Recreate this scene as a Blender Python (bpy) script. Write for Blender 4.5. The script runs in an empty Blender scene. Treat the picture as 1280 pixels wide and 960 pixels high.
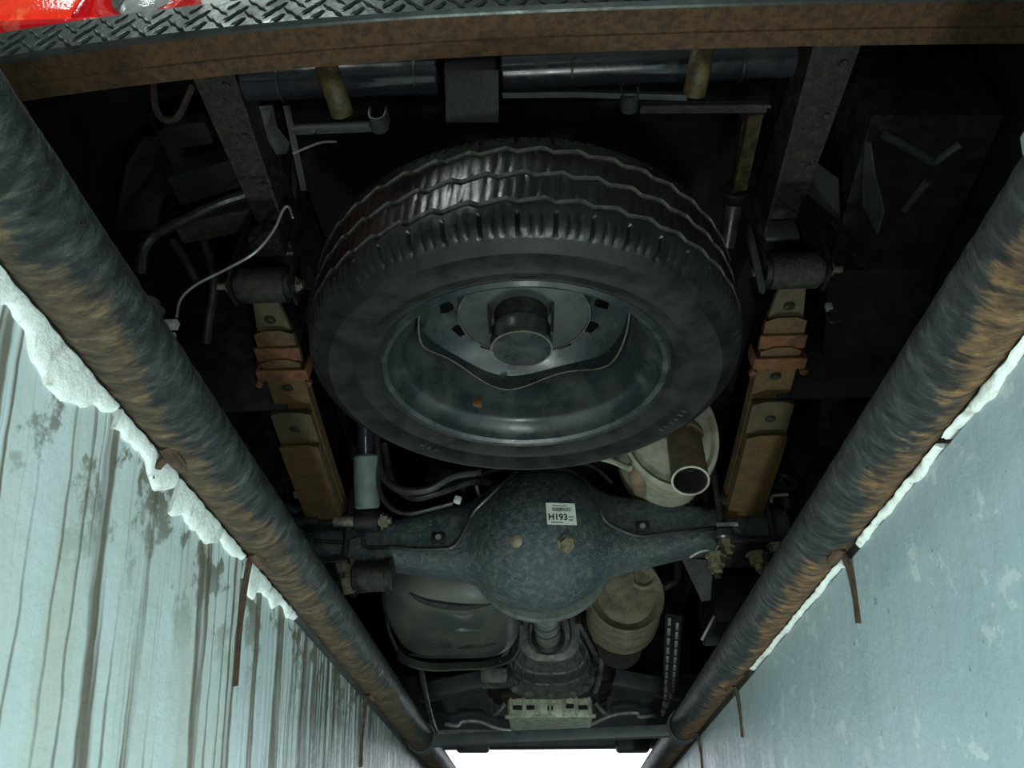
import bpy, bmesh, math, random
from mathutils import Vector, Matrix
R = math.radians
random.seed(7)
S = bpy.context.scene
COL = S.collection

# ------------------------------------------------------------------ camera
PITCH = R(34.5); YAW = math.atan(.0412); FPX = 960.0
CAM = Vector((0, 0, -.5))
cam = bpy.data.cameras.new('camera'); cam.lens = 27.0; cam.sensor_width = 36.0
cam.clip_start = .02
camo = bpy.data.objects.new('camera', cam); COL.objects.link(camo)
camo.location = CAM; camo.rotation_euler = (R(90) + PITCH, 0, YAW)
S.camera = camo

# ------------------------------------------------------------------ world + lights
W = bpy.data.worlds.new('world'); S.world = W; W.use_nodes = True
bg = W.node_tree.nodes['Background']
bg.inputs[0].default_value = (.86, .94, 1.0, 1); bg.inputs[1].default_value = 3.0

def lamp(name, kind, loc, power, color, size=.1, target=None, **kw):
    l = bpy.data.lights.new(name, kind); l.energy = power; l.color = color
    if kind == 'AREA': l.size = size
    else: l.shadow_soft_size = size
    for k, v in kw.items(): setattr(l, k, v)
    o = bpy.data.objects.new(name, l); COL.objects.link(o); o.location = loc
    if target is not None:
        o.rotation_euler = (Vector(target) - Vector(loc)).to_track_quat('-Z', 'Y').to_euler()
    return o
# inspection lamp held in the pit next to the camera, and the ceiling lamp of the bay
lamp('inspection_lamp', 'POINT', (.14, .12, -.84), 20, (.88, 1.0, .97), .035)
lamp('camera_flash', 'POINT', (.03, -.03, -.47), 4.5, (.92, 1.0, .98), .012)
lamp('pit_floor_lamp', 'POINT', (.0, 1.30, -1.15), 30, (.88, 1.0, .97), .05)
lamp('bay_ceiling_lamp', 'AREA', (-1.55, -1.6, 2.9), 42, (.9, 1.0, .98), .5, (-.4, .5, .5))
S.view_settings.view_transform = 'Standard'; S.view_settings.look = 'None'
S.view_settings.gamma = 1.0; S.view_settings.use_curve_mapping = False
S.view_settings.exposure = 0.0

# ------------------------------------------------------------------ picture-to-place helper (planning aid: pixel + real depth -> point)
def ray(px, py):
    a = (px - 640) / FPX; b = (480 - py) / FPX
    fy = math.cos(PITCH) - b * math.sin(PITCH); z = math.sin(PITCH) + b * math.cos(PITCH)
    c, s = math.cos(YAW), math.sin(YAW)
    return Vector((a * c - fy * s, a * s + fy * c, z))
def at(px, py, y=None, z=None, x=None):
    d = ray(px, py)
    t = y / d.y if y is not None else ((z - CAM.z) / d.z if z is not None else x / d.x)
    return CAM + d * t

# ------------------------------------------------------------------ materials
def nodes_of(name):
    m = bpy.data.materials.new(name); m.use_nodes = True
    nt = m.node_tree
    return m, nt, nt.nodes['Principled BSDF']
def ramp(nt, fac, stops, interp='LINEAR'):
    n = nt.nodes.new('ShaderNodeValToRGB'); e = n.color_ramp; e.interpolation = interp
    while len(e.elements) < len(stops): e.elements.new(.5)
    for el, (p, c) in zip(e.elements, stops):
        el.position = p; el.color = c if len(c) == 4 else (*c, 1)
    nt.links.new(fac, n.inputs[0]); return n.outputs[0]
def noise(nt, vec, scale, detail=4, rough=.55):
    n = nt.nodes.new('ShaderNodeTexNoise'); n.inputs['Scale'].default_value = scale
    n.inputs['Detail'].default_value = detail; n.inputs['Roughness'].default_value = rough
    nt.links.new(vec, n.inputs['Vector']); return n.outputs[0]
def coords(nt, scale=(1, 1, 1), rot=(0, 0, 0)):
    g = nt.nodes.new('ShaderNodeNewGeometry'); m = nt.nodes.new('ShaderNodeMapping')
    m.inputs['Scale'].default_value = scale; m.inputs['Rotation'].default_value = rot
    nt.links.new(g.outputs['Position'], m.inputs['Vector']); return m.outputs[0]
def mix(nt, fac, a, b):
    n = nt.nodes.new('ShaderNodeMix'); n.data_type = 'RGBA'
    for sock, v in ((n.inputs[0], fac), (n.inputs[6], a), (n.inputs[7], b)):
        if isinstance(v, (tuple, float, int)): sock.default_value = v if not isinstance(v, tuple) or len(v) == 4 else (*v, 1)
        else: nt.links.new(v, sock)
    return n.outputs[2]
def math_n(nt, op, a, b=None, clamp=False):
    n = nt.nodes.new('ShaderNodeMath'); n.operation = op; n.use_clamp = clamp
    for s, v in zip(n.inputs, (a, b)):
        if v is None: continue
        if isinstance(v, (int, float)): s.default_value = v
        else: nt.links.new(v, s)
    return n.outputs[0]
def bump(nt, bs, h, strength=.3, dist=.01):
    b = nt.nodes.new('ShaderNodeBump'); b.inputs['Strength'].default_value = strength
    b.inputs['Distance'].default_value = dist
    nt.links.new(h, b.inputs['Height']); nt.links.new(b.outputs[0], bs.inputs['Normal'])
BLK = (0, 0, 0); WHT = (1, 1, 1)
def simple(name, col, col2=None, scale=30, rough=.5, metal=0., spec=.5, bumps=.15, lo=.4, hi=.65, dist=.004, rough2=None):
    m, nt, bs = nodes_of(name)
    v = coords(nt)
    n1 = noise(nt, v, scale, 6, .6)
    c = ramp(nt, n1, [(lo, col), (hi, col2 or tuple(x * .6 for x in col))])
    nt.links.new(c, bs.inputs['Base Color'])
    bs.inputs['Metallic'].default_value = metal
    bs.inputs['Specular IOR Level'].default_value = spec
    r = ramp(nt, n1, [(lo, (rough,) * 3), (hi, ((rough2 if rough2 is not None else min(1, rough + .2)),) * 3)])
    nt.links.new(r, bs.inputs['Roughness'])
    if bumps: bump(nt, bs, noise(nt, v, scale * 3, 5, .65), bumps, dist)
    return m
M = {}
M['black'] = simple('black_chassis_paint', (.006, .0065, .007), (.016, .0165, .015), 34, .38, spec=.4, bumps=.2)
M['underbody'] = simple('dull_black_underseal', (.004, .004, .005), (.009, .009, .009), 12, .75, spec=.2, bumps=.2)
M['blackgloss'] = simple('black_gloss_tube', (.012, .014, .020), (.02, .02, .022), 14, .16, spec=.6, bumps=.04)
M['grime'] = simple('grimy_frame_steel', (.009, .010, .008), (.046, .040, .022), 75, .55, bumps=.7, lo=.46, hi=.74)
M['greyplate'] = simple('dull_grey_plate', (.045, .052, .050), (.022, .026, .024), 20, .5, bumps=.2)
M['rubber'] = simple('tyre_rubber', (.006, .007, .0065), (.016, .018, .015), 16, .30, spec=.42, bumps=.25, lo=.42, hi=.7, rough2=.5)
M['sidewall'] = simple('dull_sidewall_rubber', (.005, .006, .0055), (.012, .013, .011), 22, .42, spec=.28, bumps=.2)
M['grooveedge'] = simple('pale_groove_wall', (.085, .085, .072), (.03, .03, .027), 70, .55, bumps=.2)  # paler colour on one wall of each tread groove, for contrast
M['hose'] = simple('rubber_hose', (.016, .017, .018), (.03, .03, .03), 40, .30, bumps=.08)
M['rim'] = simple('rim_black_paint', (.016, .021, .023), (.050, .056, .050), 16, .26, spec=.6, bumps=.12, lo=.45, hi=.72)
M['rimedge'] = simple('worn_rim_edge', (.10, .095, .07), (.045, .03, .018), 60, .6, bumps=.3)
M['spring'] = simple('rusty_spring_steel', (.098, .054, .017), (.044, .026, .010), 34, .5, bumps=.5, lo=.38, hi=.68)
M['springgrey'] = simple('olive_spring_leaf', (.070, .056, .028), (.042, .030, .014), 30, .5, bumps=.3)
M['rust'] = simple('orange_rust', (.135, .048, .013), (.065, .026, .010), 50, .7, bumps=.5)
M['anchor'] = simple('dark_anchor_rust', (.075, .042, .022), (.035, .022, .014), 60, .75, bumps=.5)
M['bumperrust'] = simple('bumper_rust', (.085, .038, .010), (.034, .017, .006), 95, .6, bumps=.8, lo=.40, hi=.64)
M['tread'] = simple('chequer_plate_metal', (.10, .115, .11), (.045, .05, .048), 18, .30, metal=.7, bumps=.25)
M['axle'] = simple('dusty_axle_paint', (.032, .048, .056), (.130, .136, .112), 75, .36, spec=.55, bumps=.9, lo=.45, hi=.76, dist=.004)
M['axleflange'] = simple('bare_flange_metal', (.16, .17, .15), (.08, .085, .07), 30, .4, metal=.3)
M['tank'] = simple('tank_coating', (.042, .050, .044), (.080, .080, .060), 9, .36, spec=.5, bumps=.15)
M['alu'] = simple('cast_aluminium', (.20, .21, .18), (.095, .10, .08), 34, .5, metal=.25, bumps=.4)
M['alulight'] = simple('bright_aluminium', (.78, .80, .64), (.45, .47, .35), 30, .45, metal=.2, bumps=.3)
M['shaft'] = simple('bare_shaft_steel', (.34, .36, .33), (.20, .21, .19), 20, .30, metal=.35, bumps=.1)
M['muffler'] = simple('aluminised_muffler', (.36, .36, .28), (.17, .165, .115), 22, .55, metal=.15, bumps=.4, lo=.4, hi=.72)
M['piperust'] = simple('rusted_tailpipe', (.17, .125, .080), (.095, .068, .043), 26, .65, bumps=.3)
M['soot'] = simple('soot', (.02, .02, .02), None, 20, .9, bumps=.1)
M['canister'] = simple('dusty_silencer', (.19, .17, .115), (.085, .072, .048), 26, .6, metal=.1, bumps=.4, lo=.42, hi=.7)
M['brass'] = simple('brass_plug', (.20, .175, .10), (.08, .07, .04), 80, .5, metal=.3)
M['bolt'] = simple('zinc_bolt', (.26, .25, .19), (.11, .10, .07), 90, .42, metal=.6)
M['shock'] = simple('grey_damper_paint', (.14, .175, .165), (.08, .10, .095), 26, .45, bumps=.15)
M['chrome'] = simple('chrome', (.7, .72, .72), None, 5, .12, metal=1, bumps=0)
M['white'] = simple('white_body_paint', (.72, .75, .72), None, 5, .35, bumps=0)
M['label'] = simple('paper_label', (.72, .76, .66), (.62, .66, .56), 60, .6, bumps=0)
M['ink'] = simple('ink_and_hole_black', (.02, .025, .025), None, 20, .7, bumps=0)  # sticker print; also the painted dark of holes and tank slots
M['whiteplastic'] = simple('white_plastic', (.6, .62, .58), None, 20, .5, bumps=0)
M['yellow'] = simple('yellow_plastic', (.75, .62, .06), None, 20, .5, bumps=0)
M['hookolive'] = simple('olive_rusty_tube', (.026, .020, .009), (.085, .060, .020), 34, .42, bumps=.6)
M['barblue'] = simple('blue_grey_bar', (.050, .062, .070), (.085, .088, .085), 26, .42, bumps=.3)
M['slotmetal'] = simple('worn_bright_edge', (.42, .44, .40), None, 40, .45, metal=.4)
M['concrete'] = simple('concrete', (.30, .31, .29), (.22, .22, .20), 8, .85)
M['garage'] = simple('pale_green_wall_paint', (.50, .58, .50), (.45, .52, .45), 3, .7, bumps=.05)

# tail lamp glass: lit red
def lens(name, col, em, strength):
    m, nt, bs = nodes_of(name)
    v = coords(nt); n = noise(nt, v, 40, 3, .5)
    nt.links.new(ramp(nt, n, [(.3, col), (.7, tuple(c * .6 for c in col))]), bs.inputs['Base Color'])
    bs.inputs['Roughness'].default_value = .12
    nt.links.new(ramp(nt, noise(nt, coords(nt, (1, 1, .5)), 26, 3, .6), [(.35, em), (.55, tuple(c * .8 for c in em)), (.68, (1, min(1, em[1] * 4 + .1), .1))]), bs.inputs['Emission Color']); bs.inputs['Emission Strength'].default_value = strength
    bump(nt, bs, noise(nt, v, 160, 2), .3, .004)
    return m
M['red'] = lens('red_lamp_lens', (.75, .02, .02), (1, .02, .03), .25)
M['amber'] = lens('amber_lamp_lens', (.8, .05, .02), (1, .05, .02), .6)
M['clear'] = lens('clear_lamp_lens', (.6, .65, .62), (1, 1, 1), .05)

def wall_paint(name, base, base2, streak_amount, edge_dir):
    m, nt, bs = nodes_of(name)
    g = nt.nodes.new('ShaderNodeNewGeometry'); sp = nt.nodes.new('ShaderNodeSeparateXYZ')
    nt.links.new(g.outputs['Position'], sp.inputs[0])
    # run-off lines: position along the wall, leaning slightly with height
    wob = math_n(nt, 'MULTIPLY', math_n(nt, 'SUBTRACT', noise(nt, coords(nt, (1, 7, 4)), 1.0, 4, .55), .5), .035)
    along = math_n(nt, 'ADD', math_n(nt, 'ADD', sp.outputs[1], math_n(nt, 'MULTIPLY', sp.outputs[2], .36)), wob)
    def vec(sa, sz, off=0.):
        c = nt.nodes.new('ShaderNodeCombineXYZ')
        nt.links.new(math_n(nt, 'MULTIPLY', along, sa), c.inputs[0])
        nt.links.new(math_n(nt, 'MULTIPLY', sp.outputs[2], sz), c.inputs[1]); c.inputs[2].default_value = off
        return c.outputs[0]
    pos = coords(nt)
    big = noise(nt, pos, 3.0, 5, .6)
    col = ramp(nt, big, [(.35, base), (.7, base2)])
    fine = noise(nt, vec(26, 1.2, 3.), 1.0, 4, .6)
    if streak_amount:
        tone = noise(nt, vec(9, .5, 9.), 1.0, 3, .6)
        col = mix(nt, math_n(nt, 'MULTIPLY', ramp(nt, tone, [(.45, BLK), (.7, WHT)]), .45), col, (.34, .33, .22))
        s1 = noise(nt, vec(17, .35, 1.), 1.0, 3, .5)
        m1 = ramp(nt, s1, [(.54, BLK), (.575, WHT), (.61, WHT), (.66, BLK)])
        s2 = noise(nt, vec(60, .9, 5.), 1.0, 3, .6)
        m2 = ramp(nt, s2, [(.55, BLK), (.64, WHT)])
        brk = ramp(nt, noise(nt, vec(14, 1.6, 2.), 1.0, 4, .6), [(.25, BLK), (.42, WHT)])
        col = mix(nt, math_n(nt, 'MULTIPLY', math_n(nt, 'MULTIPLY', m1, brk), .85 * streak_amount), col, (.085, .065, .030))
        col = mix(nt, math_n(nt, 'MULTIPLY', math_n(nt, 'MULTIPLY', m2, brk), .7 * streak_amount), col, (.10, .095, .065))
        # black oily runs further along the pit
        far = nt.nodes.new('ShaderNodeMapRange'); far.inputs[1].default_value = 1.15; far.inputs[2].default_value = 1.65
        nt.links.new(sp.outputs[1], far.inputs[0])
        s3 = ramp(nt, noise(nt, vec(48, .8, 13.), 1.0, 4, .6), [(.44, BLK), (.56, WHT)])
        col = mix(nt, math_n(nt, 'MULTIPLY', math_n(nt, 'MULTIPLY', s3, far.outputs[0]), .85), col, (.035, .038, .034))
        # flaked, bare patches just under the lip near the start
        flk = ramp(nt, noise(nt, pos, 16, 5, .65), [(.52, BLK), (.58, WHT)])
        up = nt.nodes.new('ShaderNodeMapRange'); up.inputs[1].default_value = -.24; up.inputs[2].default_value = -.07
        nt.links.new(sp.outputs[2], up.inputs[0])
        col = mix(nt, math_n(nt, 'MULTIPLY', math_n(nt, 'MULTIPLY', flk, up.outputs[0]), .9), col, (.09, .08, .045))
    else:
        chip = ramp(nt, noise(nt, pos, 22, 6, .6), [(.60, BLK), (.64, WHT)])
        col = mix(nt, math_n(nt, 'MULTIPLY', chip, .5), col, (.62, .70, .68))
        run = ramp(nt, noise(nt, vec(26, .8, 1.), 1.0, 3, .6), [(.5, BLK), (.8, WHT)])
        col = mix(nt, math_n(nt, 'MULTIPLY', run, .35), col, (.26, .32, .33))
        pit = ramp(nt, noise(nt, pos, 60, 3, .5), [(.70, BLK), (.73, WHT)])
        col = mix(nt, math_n(nt, 'MULTIPLY', pit, .6), col, (.10, .12, .12))
    nt.links.new(col, bs.inputs['Base Color'])
    nt.links.new(ramp(nt, fine, [(.3, (.28,) * 3), (.7, (.5,) * 3)]), bs.inputs['Roughness'])
    h = math_n(nt, 'ADD', noise(nt, pos, 30, 6, .6), math_n(nt, 'MULTIPLY', fine, .6))
    bump(nt, bs, h, .32, .006)
    return m
M['wall_left'] = wall_paint('streaked_wall_paint', (.56, .66, .67), (.46, .55, .53), 1.0, 1)
M['wall_right'] = wall_paint('blue_grey_wall_paint', (.40, .50, .53), (.34, .44, .47), 0, -1)
M['plaster'] = simple('white_lip_paint', (.74, .80, .76), (.22, .21, .15), 34, .5, bumps=.5, dist=.006, lo=.56, hi=.74)

def pipe_mat(name, xc, side, rust1, rust2, amount):
    """old black paint; the pit-facing lower quarter is rusted and flaking"""
    m, nt, bs = nodes_of(name)
    g = nt.nodes.new('ShaderNodeNewGeometry'); sp = nt.nodes.new('ShaderNodeSeparateXYZ')
    nt.links.new(g.outputs['Position'], sp.inputs[0])
    pos = coords(nt, (1, .9, 1))
    skew = coords(nt, (26, 80, 26), (R(10 * side), 0, R(24 * side)))
    n1 = noise(nt, coords(nt, (9, 6, 9)), 1.0, 5, .6)
    n2 = noise(nt, skew, 1.0, 8, .72)
    # angular position around the pipe: -1 at the under side facing the wall .. +1 at the top facing the pit
    a = math_n(nt, 'MULTIPLY', math_n(nt, 'SUBTRACT', sp.outputs[0], xc), -side / .045)
    b = math_n(nt, 'MULTIPLY', sp.outputs[2], 1 / .045)
    big = noise(nt, coords(nt, (5, 3.2, 5)), 1.0, 3, .5)
    pos_around = math_n(nt, 'ADD', math_n(nt, 'MULTIPLY', a, .75), math_n(nt, 'MULTIPLY', b, .65))
    t = math_n(nt, 'ADD', math_n(nt, 'MULTIPLY', pos_around, -.30), math_n(nt, 'ADD', math_n(nt, 'ADD', math_n(nt, 'MULTIPLY', n1, .7), math_n(nt, 'MULTIPLY', big, .5)), math_n(nt, 'MULTIPLY', n2, .40)))
    mask = ramp(nt, t, [(amount, BLK), (amount + .10, WHT)])
    rust = ramp(nt, n2, [(.32, (.014, .011, .007)), (.45, rust2), (.58, rust1), (.72, tuple(min(1, c * 2.2) for c in rust1))])
    paint = ramp(nt, n2, [(.40, (.006, .008, .008)), (.50, (.018, .025, .024)), (.60, (.050, .062, .056)), (.72, (.13, .14, .12))])
    nt.links.new(mix(nt, mask, paint, rust), bs.inputs['Base Color'])
    nt.links.new(ramp(nt, mask, [(0, (.42,) * 3), (1, (.66,) * 3)]), bs.inputs['Roughness'])
    bump(nt, bs, n2, 1.0, .012)
    return m
M['pipe_left'] = pipe_mat('rusted_black_pipe_a', -.437, -1, (.120, .082, .040), (.052, .035, .018), .76)
M['pipe_right'] = pipe_mat('rusted_black_pipe_b', .449, 1, (.22, .125, .052), (.085, .050, .022), .86)

# ------------------------------------------------------------------ geometry helpers
ORG = {}
class MB:
    def __init__(s): s.v = []; s.f = []
    def add(s, vs, fs):
        o = len(s.v); s.v += [Vector(p) for p in vs]; s.f += [[i + o for i in f] for f in fs]; return s
    def box(s, c, size, rot=None, bev=0.):
        bm = bmesh.new(); bmesh.ops.create_cube(bm, size=1)
        bmesh.ops.scale(bm, vec=size, verts=bm.verts)
        if bev: bmesh.ops.bevel(bm, geom=list(bm.edges), offset=min(bev, min(size) * .45), segments=2, affect='EDGES', profile=.5)
        mt = Matrix.Translation(c) @ (rot.to_4x4() if rot is not None else Matrix())
        s.bm(bm, mt); return s
    def bm(s, bm, mt=None):
        if mt is not None: bm.transform(mt)
        bm.verts.index_update()
        s.add([v.co.copy() for v in bm.verts], [[v.index for v in f.verts] for f in bm.faces]); bm.free()
    def beam(s, a, b, w, h, bev=.002, up=(0, 0, 1)):
        a = Vector(a); b = Vector(b); d = b - a
        y = d.normalized(); x = y.cross(Vector(up)).normalized(); z = x.cross(y)
        rot = Matrix((x, y, z)).transposed()
        return s.box((a + b) / 2, (w, d.length, h), rot, bev)
    def tube(s, pts, r, n=10, smooth=4, cap=True):
        pts = [Vector(p) for p in pts]
        if smooth and len(pts) > 2: pts = crv(pts, smooth)
        rr = r if isinstance(r, (list, tuple)) else [r] * len(pts)
        if len(rr) != len(pts): rr = [rr[min(len(rr) - 1, int(i * len(rr) / len(pts)))] for i in range(len(pts))]
        t0 = (pts[1] - pts[0]).normalized()
        u = t0.orthogonal().normalized(); vs = []
        for i, p in enumerate(pts):
            t = (pts[min(i + 1, len(pts) - 1)] - pts[max(i - 1, 0)]).normalized()
            u = (u - t * u.dot(t)); u = u.normalized() if u.length > 1e-6 else t.orthogonal().normalized()
            w = t.cross(u)
            vs += [p + (u * math.cos(2 * math.pi * k / n) + w * math.sin(2 * math.pi * k / n)) * rr[i] for k in range(n)]
        fs = [[i * n + k, i * n + (k + 1) % n, (i + 1) * n + (k + 1) % n, (i + 1) * n + k] for i in range(len(pts) - 1) for k in range(n)]
        if cap: fs += [list(range(n))[::-1], list(range((len(pts) - 1) * n, len(pts) * n))]
        return s.add(vs, fs)
    def strap(s, pts, w, t, side=(1, 0, 0), smooth=4):
        """flat strip of width w (along side) and thickness t swept along pts"""
        pts = [Vector(p) for p in pts]
        if smooth and len(pts) > 2: pts = crv(pts, smooth)
        vs = []
        for i, p in enumerate(pts):
            d = (pts[min(i + 1, len(pts) - 1)] - pts[max(i - 1, 0)]).normalized()
            sd = Vector(side); sd = (sd - d * sd.dot(d)).normalized(); nn = d.cross(sd)
            ww = w[i * len(w) // len(pts)] if isinstance(w, (list, tuple)) else w
            vs += [p + sd * ww / 2 + nn * t / 2, p - sd * ww / 2 + nn * t / 2, p - sd * ww / 2 - nn * t / 2, p + sd * ww / 2 - nn * t / 2]
        n = 4
        fs = [[i * n + k, i * n + (k + 1) % n, (i + 1) * n + (k + 1) % n, (i + 1) * n + k] for i in range(len(pts) - 1) for k in range(n)]
        fs += [[3, 2, 1, 0], [len(vs) - 4, len(vs) - 3, len(vs) - 2, len(vs) - 1]]
        return s.add(vs, fs)
    def lathe(s, prof, c, axis=(0, 0, 1), n=48, closed=False, sx=1., sy=1., ref=None):
        """prof: (radius, height along axis)"""
        ax = Vector(axis).normalized()
        u = Vector(ref) if ref is not None else ax.orthogonal()
        u = (u - ax * u.dot(ax)).normalized(); w = ax.cross(u); c = Vector(c); vs = []
        for r, h in prof:
            vs += [c + ax * h + (u * math.cos(2 * math.pi * k / n) * sx + w * math.sin(2 * math.pi * k / n) * sy) * r for k in range(n)]
        m = len(prof)
        fs = [[i * n + k, i * n + (k + 1) % n, ((i + 1) % m) * n + (k + 1) % n, ((i + 1) % m) * n + k] for i in range(m if closed else m - 1) for k in range(n)]
        return s.add(vs, fs)
    def cyl(s, a, b, r, n=24, r2=None, bev=.0):
        a = Vector(a); b = Vector(b); L = (b - a).length; r2 = r if r2 is None else r2
        e = min(bev, L * .4)
        pr = [(0.0001, 0), (max(r - e, .0001), 0)] + ([(r, e)] if e else []) + ([(r2, L - e)] if e else [(r2, L)]) + ([(max(r2 - e, .0001), L)] if e else []) + [(.0001, L)]
        return s.lathe(pr, a, b - a, n)
    def hexbolt(s, p, d, r, h, stud=0.):
        p = Vector(p); d = Vector(d).normalized()
        s.lathe([(.0001, 0), (r * 1.35, 0), (r * 1.35, h * .25), (r, h * .25), (r, h), (.0001, h)], p, d, 6)
        if stud: s.cyl(p + d * h, p + d * (h + stud), r * .55, 10)
        return s
    def prism(s, poly, vec):
        """extruded polygon: poly = 3D points, vec = extrusion"""
        n = len(poly); vec = Vector(vec); vs = [Vector(p) for p in poly] + [Vector(p) + vec for p in poly]
        fs = [list(range(n))[::-1], [n + i for i in range(n)]] + [[i, (i + 1) % n, n + (i + 1) % n, n + i] for i in range(n)]
        return s.add(vs, fs)
    def loft(s, rings, cap=True):
        n = len(rings[0]); vs = [p for r in rings for p in r]
        fs = [[i * n + k, i * n + (k + 1) % n, (i + 1) * n + (k + 1) % n, (i + 1) * n + k] for i in range(len(rings) - 1) for k in range(n)]
        if cap: fs += [list(range(n))[::-1], list(range((len(rings) - 1) * n, len(rings) * n))]
        return s.add(vs, fs)
def crv(pts, k):
    out = []
    P = [pts[0] * 2 - pts[1]] + pts + [pts[-1] * 2 - pts[-2]]
    for i in range(1, len(P) - 2):
        p0, p1, p2, p3 = P[i - 1:i + 3]
        for j in range(k):
            t = j / k
            out.append(.5 * ((2 * p1) + (p2 - p0) * t + (2 * p0 - 5 * p1 + 4 * p2 - p3) * t * t + (3 * p1 - p0 - 3 * p2 + p3) * t ** 3))
    out.append(pts[-1]); return out
def lerp_tab(tab, x):
    for (x0, y0), (x1, y1) in zip(tab, tab[1:]):
        if x <= x1:
            t = max(0, (x - x0) / (x1 - x0)); return y0 + (y1 - y0) * t
    return tab[-1][1]

def build(name, mb, mat, parent=None, loc=None, smooth=35):
    vs = mb.v
    if parent is not None: o = ORG[parent.name]
    elif loc is not None: o = Vector(loc)
    else:
        o = Vector(((min(v.x for v in vs) + max(v.x for v in vs)) / 2, (min(v.y for v in vs) + max(v.y for v in vs)) / 2, min(v.z for v in vs)))
    me = bpy.data.meshes.new(name); me.from_pydata([v - o for v in vs], [], mb.f)
    bm = bmesh.new(); bm.from_mesh(me); bmesh.ops.recalc_face_normals(bm, faces=bm.faces)
    if smooth:
        for f in bm.faces: f.smooth = True
        for e in bm.edges:
            if len(e.link_faces) == 2 and e.calc_face_angle(0) > R(smooth): e.smooth = False
    bm.to_mesh(me); bm.free()
    me.materials.append(M[mat] if isinstance(mat, str) else mat)
    ob = bpy.data.objects.new(name, me); COL.objects.link(ob)
    if parent is not None: ob.parent = parent
    else: ob.location = o
    ORG[ob.name] = o
    return ob
def tag(o, label, cat, group=None):
    o['label'] = label; o['category'] = cat
    if group: o['group'] = group
    return o
def thing(name, label, cat, loc, group=None):
    o = bpy.data.objects.new(name, None); COL.objects.link(o); o.location = loc; o.empty_display_size = .05
    ORG[o.name] = Vector(loc); return tag(o, label, cat, group)
def struct(o): o['kind'] = 'structure'; return o
def px(*a): return [at(x, y, y=d) for x, y, d in a]

# ================================================================== THE SETTING
WLX, WRX = -.468, .478
def wall_grid(name, x0, thick, mat):
    b = MB(); b.box(((x0 + thick / 2), 1.6, -.83), (abs(thick), 9.4, 1.56)); o = struct(build(name, b, mat, smooth=0)); return o
wall_grid('wall_left', WLX, -.16, 'wall_left')
wall_grid('wall_right', WRX, .16, 'wall_right')
b = MB(); b.box((0, 1.6, -1.66), (1.3, 9.4, .1)); struct(build('floor', b, 'concrete', smooth=0))
b = MB(); b.box((0, 6.38, -.83), (WRX - WLX, .16, 1.56)); struct(build('wall_pit_front', b, 'concrete', smooth=0))
b = MB(); b.box((0, -3.18, -.83), (WRX - WLX, .16, 1.56)); struct(build('wall_pit_back', b, 'concrete', smooth=0))
b = MB(); b.box((-1.785, 2.0, -.025), (2.59, 13.2, .048)); struct(build('floor_bay_left', b, 'concrete', smooth=0))
b = MB(); b.box((1.80, 2.0, -.025), (2.60, 13.2, .048)); struct(build('floor_bay_right', b, 'concrete', smooth=0))
b = MB(); b.box((0, 7.53, -.025), (.97, 2.14, .048)); struct(build('floor_bay_front', b, 'concrete', smooth=0))
b = MB(); b.box((-3.16, 2.0, 1.75), (.16, 13.2, 3.6)); struct(build('wall_bay_left', b, 'garage', smooth=0))
b = MB(); b.box((3.18, 2.0, 1.75), (.16, 13.2, 3.6)); struct(build('wall_bay_right', b, 'garage', smooth=0))
b = MB(); b.box((0, 2.0, 3.63), (6.5, 13.2, .16)); struct(build('ceiling', b, 'garage', smooth=0))
b = MB(); b.box((0, -4.68, 1.75), (6.5, .16, 3.6)); struct(build('wall_bay_back', b, 'garage', smooth=0))
b = MB()
for x in (-2.65, 2.65): b.box((x, 8.68, 1.75), (.9, .16, 3.6))
b.box((0, 8.68, 3.35), (4.4, .16, .4)); struct(build('wall_bay_front', b, 'garage', smooth=0))

# lip of white painted mortar under each pipe
def lip(name, x, side, y0, y1, ztop, wfun, mat='plaster'):
    b = MB(); n = int((y1 - y0) / .006); rows = []
    for i in range(n + 1):
        y = y0 + (y1 - y0) * i / n
        w = wfun(y); j = .0016 * math.sin(y * 61) * math.sin(y * 143)
        prof = [(-.02, ztop), (.006 + j, ztop), (.0075 + j, ztop - w * .25), (.0062 + j, ztop - w * .6), (.0052 + j, ztop - w + .003), (.002, ztop - w), (-.01, ztop - w)]
        rows.append([Vector((x - side * d, y, z)) for d, z in prof])
    b.loft(rows); return struct(build(name, b, mat, smooth=50))
from mathutils import noise as mnoise
def nz(y, s): return max(0, min(1, .5 + 1.1 * mnoise.fractal(Vector((y * 9 * s, 3.3, s * 7)), 1.0, 2.0, 5)))
from mathutils import noise as mnoise
for i, (a, c) in enumerate(((.30, .690), (.700, .86), (.866, 1.12), (1.135, 1.42))):
    lip('trim_%d' % (1 + i), WLX, -1, a, c, -.040, lambda y: (.014 + .034 * nz(y, 1.) + (.045 if y < .50 else 0) * nz(y, .6)) * min(1, 14 * (c - y) + .35) * (1 if y < 1.2 else .7))
for i, (a, c) in enumerate(((.40, .80), (.815, 1.11), (1.18, 1.85))):
    lip('trim_%d' % (5 + i), WRX, 1, a, c, -.040, lambda y: (.003 + .013 * nz(y, 1.3)) * (1 if y < 1.2 else .6))

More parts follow.
